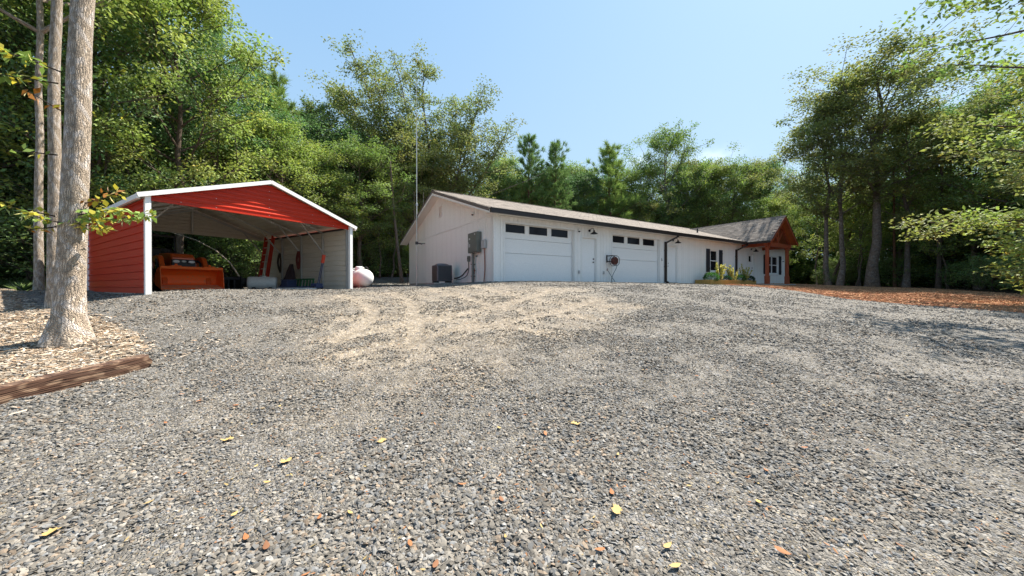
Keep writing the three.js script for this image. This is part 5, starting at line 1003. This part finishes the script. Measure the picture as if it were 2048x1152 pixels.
[
  ['b', -19.6, 13.2, 0.3, 1.25, 1.35, 'L'], ['d', -17.5, 14.6, 2.0, 1.2, 1.5, 'L'], ['a', -19.5, 17, 1.1, 1.3, 1.6, 'L'], ['b', -14.6, 15.6, 4.1, 1.15, 1.38, 'L'], ['d', -15.6, 19, 5.2, 1.2, 1.2, 'L'], ['b', -13.2, 19.4, 0.8, 1.0, 0.9, 'L'], ['a', -23, 15, 3.3, 1.3, 1.5, 'L'], ['d', -22.5, 10.5, 3.9, 1.2, 1.35, 'L'], ['b', -24, 20, 3.9, 1.4, 1.7, 'L'],
  ['d', -14.6, 23.5, 0.4, 1.15, 1.05, 'C'], ['b', -12.6, 22.4, 2.4, 1.0, 0.86, 'C'], ['a', -10.4, 24.6, 1.9, 1.05, 0.9, 'C'], ['d', -12.2, 27.5, 4.4, 1.2, 1.15, 'C'], ['c', -9.2, 29, 3.4, 1.1, 0.95, 'C'], ['b', -8.2, 32, 5.0, 1.05, 1.0, 'C'],
  ['d', -2.0, 36, 0.9, 1.2, 1.15, 'H'], ['a', 0.4, 37, 2.9, 1.1, 1.0, 'H'], ['d', 4.2, 38, 4.4, 1.2, 1.2, 'H'], ['c', 15.8, 43, 0.0, 1.35, 1.0, 'H'], ['a', 18.4, 42.5, 1.2, 1.35, 1.78, 'H'], ['d', 21.4, 44, 2.2, 1.35, 1.5, 'H'], ['b', 23.0, 42, 3.0, 1.3, 1.42, 'H'], ['a', 25.4, 41, 4.2, 1.3, 1.4, 'H'], ['c', 28.2, 40, 5.4, 1.25, 1.32, 'H'], ['d', 29.5, 43, 0.6, 1.3, 1.45, 'H'], ['b', 13.4, 44, 1.6, 1.3, 1.15, 'H'], ['d', 7.0, 40, 1.6, 1.3, 1.2, 'H'], ['b', 26.5, 36.5, 2.7, 0.9, 0.9, 'H'], ['b', 8.3, 43, 0.2, 1.4, 1.36, 'H'], ['a', 13.2, 45, 5.1, 1.45, 1.35, 'H'], ['a', 5.6, 41, 3.1, 1.3, 1.3, 'H'], ['b', -0.8, 37, 1.3, 1.2, 1.28, 'H'], ['a', 16.6, 46, 2.8, 1.5, 1.5, 'H'], ['c', 24.4, 46, 2.0, 1.5, 1.45, 'H'],
  ['b', 34.44, 26.4, 0.5, 1.38, 1.38, 'R'], ['a', 32.16, 21.84, 1.9, 1.32, 1.344, 'R'], ['d', 37.44, 30, 3.1, 1.56, 1.56, 'R'], ['b', 31.44, 18.72, 4.4, 1.32, 1.2, 'R'], ['c', 29.52, 15.84, 0.4, 1.2, 1.14, 'R'], ['a', 36.24, 21, 2.5, 1.56, 1.56, 'R'], ['d', 42.24, 36, 5.7, 1.68, 1.74, 'R'], ['b', 38.04, 34.8, 1.2, 1.44, 1.38, 'R'], ['d', 30.84, 11.52, 1.2, 1.44, 1.32, 'R'], ['a', 39.84, 43.2, 1.7, 1.5, 1.5, 'R'],
].forEach(([p, x, d, turn, s, sy, where], i) => plant('broadleaf_tree', 'tree', leafyLabel[where][Math.min(seenLeafy[where] = (seenLeafy[where] ?? -1) + 1, leafyLabel[where].length - 1)], P[p], x, d, turn, s, sy, wl + ' ' + where.toLowerCase(), i % 3 ? M.barkMid : M.barkDark));
[
  ['p1', -19.9, 23.8, 0.2, 1.05, 1.18, 'tallest pine rising above the wood left of the big spreading tree'], ['p1', -17.6, 24, 1.5, 1.0, 1.03, 'second tall pine, right beside the tallest pine'], ['p2', -16.0, 24, 2.2, 1.0, 1.17, 'shorter pine between the tall pines and the spreading tree'], ['p2', -15.0, 27, 0.9, 1.1, 1.1, 'dark pine just left of the spreading tree'],
  ['p1', 1.7, 34.5, 0.6, 1.0, 0.97, 'open crowned pine above the garage roof, left of a pair'], ['p1', 4.2, 35, 2.6, 0.95, 0.95, 'open crowned pine above the garage roof, right of a pair'], ['p2', 10.9, 40, 1.1, 1.45, 1.30, 'wide bright green pine above the middle of the house roof'], ['p2', 6.6, 42, 1.1, 1.2, 1.0, 'low pine in the gap behind the house ridge'], ['p1', 22.5, 47, 3.0, 1.2, 1.1, 'distant pine top behind the trees right of the roof'],
].forEach(([p, x, d, turn, s, sy, label]) => plant('pine_tree', 'tree', label, P[p], x, d, turn, s, sy, undefined, M.barkPine, M.needle));
// --- single trees of the right hand edge
{
  const tall = broadleaf(61, { h: 15.6, r: 0.25, base: 0.42, spread: 4.4, limbs: 34, leaves: 26000, leaf: 0.15, clump: 0.44, green: greens.olive, el0: 0.35, el1: 1.15, flare: 0.35, sides: 14 });
  plant('tall_oak', 'tree', 'tall straight trunked tree right of the porch, the highest at right', tall, 28.9, 28.6, 0.7, 1.5, 1.12, undefined, M.barkMid);
  const twin = broadleaf(62, { h: 12.6, r: 0.17, base: 0.34, spread: 2.9, limbs: 26, leaves: 17000, leaf: 0.14, clump: 0.38, green: greens.olive, el0: 0.4, el1: 1.2 });
  plant('slender_oak', 'tree', 'slender tree nearest the porch, left of a close pair', twin, 26.9, 30.2, 0.4, 1.28, 1.26, undefined, M.barkMid);
  plant('slender_oak', 'tree', 'slender tree touching its twin, right of a close pair by the porch', twin, 27.4, 29.6, 2.4, 1.22, 1.33, undefined, M.barkMid);
  plant('slender_oak', 'tree', 'thin forked tree right of the tallest right hand trunk', twin, 31.0, 28.2, 3.9, 1.25, 1.1, undefined, M.barkMid);
  const bare = (x, d, h, r, mat, label, lean) => { const W = new Wood(), R = rng(Math.round(x * 100)); const pts = curve(V(0, 0, 0), V(lean, 1, 0), h, 0.2, 0.04, R, 8); W.limb(pts, r, r * 0.5, 8, 0.05, 0.3); for (let k = 2; k < 7; k++) { const b = curve(pts[k], V(gauss(R), 0.5, gauss(R)), 0.9, 0.1, 0.3, R, 4); W.limb(b, 0.02, 0.006, 4); } plant('thin_trunk', 'tree', label, { wood: W.geo() }, x, d, 0, 1, 1, undefined, mat); };
  bare(29.9, 29.4, 10, 0.12, M.barkPine, 'reddish thin trunk close right of the tallest right hand trunk', 0.02); bare(31.3, 29.1, 10, 0.11, M.barkPine, 'reddish thin trunk, second right of the tallest right hand trunk', -0.03); bare(28.5, 32, 9, 0.12, M.barkDark, 'dark leaning trunk between the slender pair and tallest trunk', 0.42); bare(31.0, 25.9, 11, 0.14, M.barkDark, 'dark trunk standing in deep shade at the right wood edge', 0.02);
  bare(-7.6, 24.6, 8.5, 0.12, M.barkMid, 'pale leaning trunk in the gap between carport and house', -0.12); bare(-6.6, 26.0, 6.5, 0.05, M.barkPale, 'thin pale sapling trunk nearest the gable corner', 0.02); bare(-7.1, 26.2, 6.5, 0.04, M.barkPale, 'thin pale sapling trunk left of the gable corner sapling', -0.01);
  bare(-18.6, 12.2, 9, 0.12, M.barkMid, 'grey leaning trunk in the shade at the far left', 0.05); bare(-17.4, 21.5, 11, 0.2, M.barkPine, 'reddish pine trunk behind the left half of the carport roof', 0.01); bare(-12.6, 19.4, 7, 0.06, M.barkPale, 'pale slim trunk seen through the open back of the carport', 0.0); bare(-13.4, 20.2, 7, 0.07, M.barkPine, 'reddish slim trunk seen through the open back of the carport', 0.02);
  { // arched dead sapling behind the carport
    const W = new Wood(); W.limb([V(0.9, 0, 0), V(0.7, 0.6, 0), V(0.35, 1.2, 0.1), V(-0.2, 1.75, 0.15), V(-0.9, 2.15, 0.2), V(-1.7, 2.4, 0.2)], 0.045, 0.012, 7, 0.05); plant('bent_sapling', 'tree', 'pale bent dead sapling arching behind the open carport', { wood: W.geo() }, -13.6, 16.6, 0.9, 1, 1, undefined, M.barkPale);
    const D = new Wood(), R = rng(8); const pts = [V(0, 0, 0), V(0.3, 3.4, 0), V(0.6, 7.6, 0), V(2.2, 8.4, 0), V(4.4, 9.2, 0.2), V(6.2, 10.0, 0.3)]; D.limb(new THREE.CatmullRomCurve3(pts).getPoints(24), 0.10, 0.02, 7, 0.06); for (let k = 0; k < 5; k++) D.limb(curve(V(2 + k * 0.9, 8.3 + k * 0.36, 0.1), V(0.5, 1, gauss(R)), 0.8, 0, 0.3, R, 4), 0.02, 0.006, 4); plant('dead_tree', 'tree', 'bare pale dead branch showing above the garage roof ridge', { wood: D.geo() }, -3.2, 33.6, 0, 1, 1, undefined, M.barkPale);
  }
  // near tree at the right edge: big leaves, low sweeping boughs
  const R = rng(66), W = new Wood(), F = new Foliage(); const tp = curve(V(0, 0, 0), V(0.02, 1, 0), 9.5, 0.1, 0.05, R, 10); W.limb(tp, 0.2, 0.06, 10, 0.06, 0.3);
  const bough = (k, dx, dy, dz, len, n, dark) => { const pts = curve(tp[k], V(dx, dy, dz), len, 0.04, 0.2, R, 8); W.limb(pts, 0.05, 0.01, 5); for (let j = 1; j < 8; j++) for (let q = 0; q < 3; q++) { const e = pts[j].clone().add(V(gauss(R) * 0.55, gauss(R) * 0.28 - 0.05, gauss(R) * 0.55)); clump(F, R, e.x, e.y, e.z, 0.4, Math.round(n / 14), 0.17, R() < 0.5 ? greens.lime : greens.olive, 0.45); } };
  bough(2, -1, 0.05, 0.3, 3.2, 500); bough(2, -0.8, -0.12, 0.9, 3.0, 500); bough(3, -1, 0.0, -0.2, 3.4, 520); bough(3, -0.5, 0.1, -0.9, 3.0, 420); bough(4, -1, 0.1, 0.4, 3.4, 480); bough(4, 0.6, 0.2, 0.8, 2.6, 320); bough(5, -0.9, 0.1, 0, 3.0, 420); bough(6, -0.7, 0.3, -0.6, 2.8, 380); bough(7, -0.9, 0.35, 0.2, 2.4, 320); bough(8, -0.7, 0.5, 0.5, 2.0, 260); bough(9, 0, 0.9, 0, 1.6, 260); bough(1, -0.9, 0.1, 0.1, 2.6, 420); bough(1, -0.5, 0.1, 0.9, 2.2, 360);
  const g = thing('beech_tree', 'low boughed near tree with pale leaves at the right edge', 'tree', 19.0, ground(19.0, 12.2) - 0.08, -12.2); mesh('trunk', W.geo(), M.barkMid, g); mesh('crown', F.geo(), M.leaf, g);
  // overhanging limb at the top right corner belongs to a tree just out of frame
  const W2 = new Wood(), F2 = new Foliage(), R2 = rng(67); const t2 = curve(V(0, 0, 0), V(-0.02, 1, 0), 12, 0.1, 0.04, R2, 10); W2.limb(t2, 0.22, 0.05, 10, 0.06, 0.3);
  for (const [k, dx, dy, dz, len] of [[5, -1, 0.10, -0.25, 3.3], [6, -1, 0.12, 0.1, 3.4], [6, -0.9, 0.02, -0.6, 3.2], [7, -1, 0.05, -0.3, 3.0], [7, 0.5, 0.3, 0.8, 2.5], [8, 0.8, 0.4, -0.5, 2.5], [9, 0, 1, 0.1, 2.0], [8, -0.5, 0.5, 0.6, 2.2]]) { const pts = curve(t2[k], V(dx, dy, dz), len, 0.02, 0.22, R2, 8); W2.limb(pts, 0.045, 0.006, 5); for (let j = 3; j < 8; j++) for (let q = 0; q < 2; q++) { const tw = curve(pts[j], V(gauss(R2) + dx * 0.4, gauss(R2) * 0.5, gauss(R2)), 0.5, 0, 0.3, R2, 4); W2.limb(tw, 0.01, 0.004, 4); clump(F2, R2, tw[3].x, tw[3].y, tw[3].z, 0.26, 26, 0.15, greens.oak, 0.4); } }
  const g2 = thing('overhanging_tree', 'tree out of frame reaching dark leafy twigs into the top right corner', 'tree', 15.3, ground(15.3, 9.4) - 0.08, -9.4); mesh('trunk', W2.geo(), M.barkMid, g2); mesh('crown', F2.geo(), M.leaf, g2);
}
// --- saplings and shrubs of the wood edge
[
  [-19.6, 11.8, 1.1, 'L'], [-17.2, 12.8, 1.0, 'L'], [-15.8, 13.6, 0.8, 'L'], [-21.5, 11.2, 1.2, 'L'], [-14.2, 17.6, 0.9, 'C'], [-12.9, 18.4, 0.75, 'C'], [-11.6, 21, 0.8, 'C'], [-10.6, 25.5, 0.9, 'C'], [-9.6, 27.6, 0.9, 'C'], [-8.2, 28.4, 0.8, 'C'], [-6.6, 28.6, 0.8, 'C'],
  [33.5, 36.25, 1.08, 'R'], [30.5, 33.125, 0.96, 'R'], [32, 29.25, 0.96, 'R'], [31.125, 24.5, 0.72, 'R'], [29, 21.5, 0.84, 'R'], [27.75, 19, 0.72, 'R'], [27, 30.75, 0.54, 'R'], [32.5, 33.75, 1.2, 'R'],
].forEach(([x, d, s, w], i) => plant('shrub', 'shrub', { L: 'leafy undergrowth shrub at the wood edge left of the carport', C: 'leafy undergrowth shrub behind the carport', R: 'leafy undergrowth shrub under the right hand trees' }[w], P.shrub, x, d, i * 1.7, s * 1.15, s, 'undergrowth shrubs ' + w.toLowerCase(), M.barkDark));
[[-16.3, 14.5, 1.2, 'L'], [-18.4, 13.6, 1.3, 'L'], [-11.2, 23.0, 1.2, 'C'], [-9.5, 25.6, 1.15, 'C'], [-8.9, 26.6, 1.3, 'C'], [-13.3, 18.6, 0.9, 'C'], [-14.8, 18.8, 1.0, 'C'], [31, 31.75, 1.44, 'R'], [31.75, 26, 1.32, 'R'], [29.875, 30.75, 1.32, 'R'], [28.25, 33, 1.44, 'R']].forEach(([x, d, s, w], i) => plant('sapling', 'tree', { L: 'thin young tree at the wood edge left of the carport', C: 'thin young tree in the wood behind the carport', R: 'thin young tree among the right hand trunks' }[w], P.sapling, x, d, i * 2.1, s, s, 'saplings ' + w.toLowerCase(), M.barkMid));
// --- planter shrubs
{
  const ball = (seed, r, col) => { const F = new Foliage(), R = rng(seed), W = new Wood(); W.limb([V(0, 0, 0), V(0, r * 0.8, 0)], 0.02, 0.01, 5); for (let k = 0; k < 1500; k++) { const a = R() * 6.283, u = R() * 1.7 - 0.7, q = r * (0.8 + 0.25 * R()) * (1 + 0.1 * noise3(Math.cos(a) * 2, u * 2, Math.sin(a) * 2)), s = Math.sqrt(Math.max(0, 1 - u * u)), v = 0.7 + 0.6 * R(); F.leaf(Math.cos(a) * s * q * 1.15, r * 0.75 + u * q * 0.85, Math.sin(a) * s * q * 1.15, Math.cos(a) * s + gauss(R) * 0.6, u + 0.4, Math.sin(a) * s + gauss(R) * 0.6, gauss(R), 0.6, gauss(R), 0.06, 0.03, [col[0] * v, col[1] * v, col[2] * v]); } return { wood: W.geo(), leaves: F.geo() }; };
  const spray = (seed, h) => { const F = new Foliage(), R = rng(seed), W = new Wood(); for (let s = 0; s < 12; s++) { const pts = curve(V(gauss(R) * 0.08, 0, gauss(R) * 0.08), V(gauss(R) * 0.35, 1, gauss(R) * 0.35), h * (0.6 + 0.45 * R()), 0.2, 0.1, R, 6); W.limb(pts, 0.009, 0.004, 4); for (let k = 0; k < 70; k++) { const q = 0.15 + 0.85 * R(), f = q * 5, i = Math.min(4, Math.floor(f)), p = pts[i].clone().lerp(pts[i + 1], f - i), v = 0.75 + 0.6 * R(), pale = R() < 0.35; F.leaf(p.x, p.y, p.z, gauss(R), 0.5, gauss(R), gauss(R), 0.6, gauss(R), 0.075, 0.04, pale ? [0.62 * v, 0.58 * v, 0.24 * v] : [0.42 * v, 0.41 * v, 0.06 * v]); } } return { wood: W.geo(), leaves: F.geo() }; };
  const put = (name, label, proto, x, z, s = 1) => { const p = V(x, 0.09, z).applyMatrix4(house.matrixWorld), g = thing(name, label, 'shrub', p.x, p.y, p.z, x); g.scale.setScalar(s); mesh('stem', proto.wood, M.barkDark, g); mesh('foliage', proto.leaves, M.leaf, g); };
  const gB = ball(81, 0.30, [0.05, 0.15, 0.025]), gD = ball(82, 0.26, [0.022, 0.07, 0.022]);
  put('boxwood', 'round green boxwood at the left end of the planter', gB, 13.95, 0.78, 1.1); put('boxwood', 'dark round boxwood between the first two golden shrubs', gD, 15.6, 0.78, 0.9); put('boxwood', 'round green boxwood right of the middle golden shrub', gB, 17.1, 0.78, 0.98); put('boxwood', 'dark round boxwood at the right end of the planter', gD, 18.4, 0.78, 1.0);
  put('golden_shrub', 'upright golden variegated shrub in front of the shuttered window', spray(83, 0.95), 14.8, 0.8, 1.3); put('golden_shrub', 'golden variegated shrub in the middle of the planter', spray(84, 0.85), 16.25, 0.8, 1.25); put('golden_shrub', 'pale golden shrub right of the middle, before the second downspout', spray(85, 0.95), 17.75, 0.8, 1.2);
}
// --- loose ground matter
{
  const R = rng(91), chipG = new THREE.BoxGeometry(1, 0.16, 0.32), cl = []; { const p = chipG.attributes.position; for (let i = 0; i < p.count; i++) if (p.getX(i) > 0) p.setZ(i, p.getZ(i) * 0.5); chipG.computeVertexNormals(); }
  for (let i = 0; i < 46000; i++) { const x = lerp(-17.5, -4.6, Math.sqrt(R())), d = lerp(1.5, 11.6, R()); const s = sdBark(x, d); if (s < (R() < 0.06 ? -0.9 : -0.06)) continue; const l = 0.035 + 0.075 * R() ** 2, v = 0.16 + 0.42 * R(), w = R(); cl.push({ x, y: Math.max(ground(x, d), barkH(x, d)) + 0.008, z: -d, rx: gauss(R) * 0.3, ry: R() * 6.28, rz: gauss(R) * 0.3, sx: l, sy: l * 0.5, sz: l * (0.6 + 0.6 * R()), c: w < 0.2 ? [v * 0.85, v * 0.58, v * 0.38] : w < 0.4 ? [v * 0.8, v * 0.74, v * 0.66] : [v * 1.06, v * 0.88, v * 0.69] }); }
  const g = stuff('bark_chips', 'tan bark chips strewn over the bed under the pale trunks', 'bark chips'); scatter(g, 'chips', chipG, std(rgb(1, 1, 1), 0.95), cl);
  const sg = new THREE.BoxGeometry(1, 0.05, 0.06), sl = [];
  for (let i = 0; i < 90000; i++) { const x = lerp(12.2, 32, R()), d = lerp(3, 33, R()); if (sdBank(x, d) < -0.05) continue; const l = 0.12 + 0.16 * R(), v = (0.15 + 0.28 * R()) * (1 + 0.3 * noise2(x * 0.8, d * 0.8)); sl.push({ x, y: bankH(x, d) + 0.012, z: -d, rx: gauss(R) * 0.25, ry: R() * 6.28, rz: gauss(R) * 0.25, sx: l, sy: 0.14, sz: 0.22, c: [v * 1.28, v * 0.68, v * 0.34] }); }
  const g2 = stuff('pine_straw', 'reddish pine straw covering the bank below the right hand trees', 'pine straw'); scatter(g2, 'straw', sg, std(rgb(1, 1, 1), 0.95), sl);
  // low weeds along the left wood edge
  const wf = new Foliage(), Rw = rng(93); for (let k = 0; k < 14; k++) { const a = Rw() * 6.28; wf.leaf(0, 0, 0, Math.cos(a), 0.9 + Rw(), Math.sin(a), gauss(Rw), 1, gauss(Rw), 0.18 + 0.14 * Rw(), 0.05, [0.08, 0.13, 0.03]); }
  const wl_ = []; for (let i = 0; i < 2600; i++) { const left = R() < 0.6, x = left ? lerp(-22, -13, R()) : lerp(-10.5, -5, R()), d = left ? lerp(9.5, 16, R()) : lerp(26, 31, R()); if (sdGravel(x, d) > -0.3 || sdBark(x, d) > -0.1 || sdCarport(x, d) > -0.3) continue; wl_.push({ x, y: H0(x, d) - 0.02, z: -d, rx: 0, ry: R() * 6.28, rz: 0, sx: 0.7 + R(), sy: 0.6 + R() * 0.9, sz: 0.7 + R(), c: [0.8 + 0.5 * R(), 0.9 + 0.3 * R(), 0.8] }); }
  const g3 = stuff('weeds', 'low green weeds along the wood edge', 'weeds'); scatter(g3, 'blades', wf.geo(), M.leaf, wl_);
}
// --- fallen leaves on the gravel
{
  const R = rng(95);
  const oakG = (() => { const s = new THREE.Shape(), pts = [[0, 0], [0.1, 0.12], [0.22, 0.1], [0.2, 0.26], [0.36, 0.32], [0.22, 0.44], [0.32, 0.62], [0.16, 0.66], [0.14, 0.88], [0, 1]]; s.moveTo(0, 0); pts.forEach(([x, y]) => s.lineTo(x, y)); [...pts].reverse().forEach(([x, y]) => s.lineTo(-x, y)); const g = new THREE.ShapeGeometry(s).rotateX(-Math.PI / 2).translate(0, 0, 0.5), p = g.attributes.position; for (let i = 0; i < p.count; i++) p.setY(i, 0.9 * p.getX(i) ** 2 + 0.5 * p.getZ(i) ** 2 + 0.05 * Math.sin(p.getZ(i) * 9)); g.computeVertexNormals(); return g; })();
  const ovalG = (() => { const s = new THREE.Shape(); s.moveTo(0, 0); s.quadraticCurveTo(0.42, 0.35, 0, 1); s.quadraticCurveTo(-0.42, 0.35, 0, 0); const g = new THREE.ShapeGeometry(s, 8).rotateX(-Math.PI / 2).translate(0, 0, 0.5), p = g.attributes.position; for (let i = 0; i < p.count; i++) p.setY(i, 1.3 * p.getX(i) ** 2 + 0.6 * p.getZ(i) ** 2); g.computeVertexNormals(); return g; })();
  const ds = { side: THREE.DoubleSide }, yel = std(rgb(0.36, 0.25, 0.09), 0.8, ds), org = std(rgb(0.28, 0.11, 0.04), 0.8, ds), brn = std(rgb(0.17, 0.075, 0.035), 0.85, ds);
  const spots = [];
  // the ones that catch the eye: x, distance, size, kind
  for (const [x, d, s, k] of [[-2.65, 2.03, 0.105, 0], [0.66, 2.25, 0.10, 0], [0.86, 1.96, 0.07, 0], [-2.42, 3.02, 0.10, 0], [-1.12, 3.05, 0.095, 0], [-1.75, 2.75, 0.1, 0], [0.6, 3.35, 0.1, 0], [0.68, 2.42, 0.07, 1], [0.48, 1.94, 0.06, 1], [-1.5, 2.0, 0.07, 1], [0.84, 1.83, 0.07, 0], [-0.4, 1.85, 0.07, 2], [-1.35, 1.95, 0.08, 2], [-0.07, 2.35, 0.07, 2], [0.3, 3.2, 0.07, 1], [1.45, 1.9, 0.08, 1]]) spots.push([x, d, s, k]);
  for (let i = 0; i < 72; i++) { const r = 1.9 + 6.5 * R() ** 1.5, a = (R() - 0.5) * 1.8; const x = r * Math.sin(a), d = r * Math.cos(a); if (d < 1.6 || sdGravel(x, d) < 0.1) continue; const w = R(); spots.push([x, d, 0.03 + 0.035 * R(), w < 0.4 ? 0 : w < 0.75 ? 1 : 2]); }
  const bits = []; for (let i = 0; i < 2600; i++) { const r = 1.6 + 9 * R() ** 1.3, a = (R() - 0.5) * 2.0, x = r * Math.sin(a), d = r * Math.cos(a); if (sdGravel(x, d) < 0 || noise2(x * 0.8, d * 0.8) < -0.2) continue; const v = 0.6 + 0.7 * R(), s = 0.008 + 0.02 * R() ** 2; bits.push({ x, y: gravelH(x, d) + 0.012, z: -d, rx: gauss(R) * 0.5, ry: R() * 6.28, rz: gauss(R) * 0.5, sx: s, sy: s, sz: s * (1 + R()), c: R() < 0.3 ? [0.34 * v, 0.25 * v, 0.10 * v] : [0.26 * v, 0.12 * v, 0.05 * v] }); }
  scatter(stuff('leaf_crumbs', 'dry crumbs of orange and brown leaf among the gravel', 'leaf litter'), 'crumbs', ovalG, std(rgb(1, 1, 1), 0.9, ds), bits);
  const words = ['yellow', 'orange', 'brown'];
  spots.forEach(([x, d, s, k]) => { const big = s > 0.09, m = mesh('fallen_leaf', big ? oakG : ovalG, [yel, org, brn][k]); m.position.set(x, gravelH(x, d) + 0.017, -d); m.rotation.set(gauss(R) * 0.2, R() * 6.28, gauss(R) * 0.25); m.scale.setScalar(s); tag(m, big ? `large ${words[k]} lobed leaf lying on the grey gravel` : `small ${words[k]} fallen leaf lying on the grey gravel`, 'leaf', big ? `large ${words[k]} fallen leaves` : `small ${words[k]} fallen leaves`); });
}
// --- the wood beyond, one mass of foliage and stems
{
  const R = rng(97), g = stuff('deep_wood', 'dense woodland closing the view behind the single trees', 'woodland');
  const clear = [[-20, -8], [-21.5, 9], [-21, 15.5], [-17, 20], [-14.5, 26], [-11.5, 33], [-5, 38.5], [5, 41.5], [12, 47], [24, 48], [36, 44], [40, 37], [36, 29], [32, 18], [28.5, 8], [27, -8]];
  const mk = (seed, col) => { const F = new Foliage(), q = rng(seed); for (let k = 0; k < 9; k++) clump(F, q, gauss(q) * 1.3, gauss(q) * 0.9, gauss(q) * 1.3, 0.6, 40, 0.24, col); return F.geo(); };
  const lists = [[], [], []], trunks = [];
  for (let i = 0; i < 9000; i++) {
    const a = lerp(-66, 66, R()) * Math.PI / 180, r = lerp(16, 75, R() ** 0.8), x = r * Math.sin(a), d = r * Math.cos(a), s = -sdPoly(clear, x, d);
    if (s < 0.3 || s > 22) continue;
    const top = (x < -17.5 && d < 26 ? 11.5 : x < -13 && d < 26 ? 8.5 : x > 24 && d < 40 ? 10   : d > 33 ? 13.5 : 9.5) * (0.8 + 0.3 * noise2(x * 0.12, d * 0.12)) + s * 0.12, y = 0.5 + (top - 0.5) * R() ** 0.85;
    const sc = 0.8 + 0.6 * R(), v = 0.75 + 0.5 * R(); lists[Math.floor(R() * 3)].push({ x, y: H0(x, d) + y, z: -d, rx: 0, ry: R() * 6.28, rz: 0, sx: sc, sy: sc, sz: sc, c: [v, v, v] });
    if (R() < 0.05) trunks.push({ x, y: H0(x, d) + top * 0.42, z: -d, rx: gauss(R) * 0.06, ry: R() * 6.28, rz: gauss(R) * 0.06, sx: 0.6 + R() * 0.9, sy: top * 0.9, sz: 0.6 + R() * 0.9 });
  }
  for (let i = 0; i < 5200; i++) { // undergrowth
    const a = lerp(-66, 66, R()) * Math.PI / 180, r = lerp(16, 70, R()), x = r * Math.sin(a), d = r * Math.cos(a), s = -sdPoly(clear, x, d); if (s < 1.2 || s > 16) continue;
    const sc = 0.8 + 0.6 * R(), v = 0.7 + 0.5 * R(); lists[i % 3].push({ x, y: H0(x, d) + 0.3 + 2.2 * R(), z: -d, rx: 0, ry: R() * 6.28, rz: 0, sx: sc * 1.2, sy: sc, sz: sc * 1.2, c: [v, v, v] });
  }
  [[1, greens.oak], [2, greens.lime], [3, greens.deep]].forEach(([k, c], j) => scatter(g, 'foliage', mk(200 + k, c), M.leaf, lists[j]));
  scatter(g, 'stems', new THREE.CylinderGeometry(0.07, 0.13, 1, 8), M.barkMid, trunks);

}
renderer.render(scene, camera);
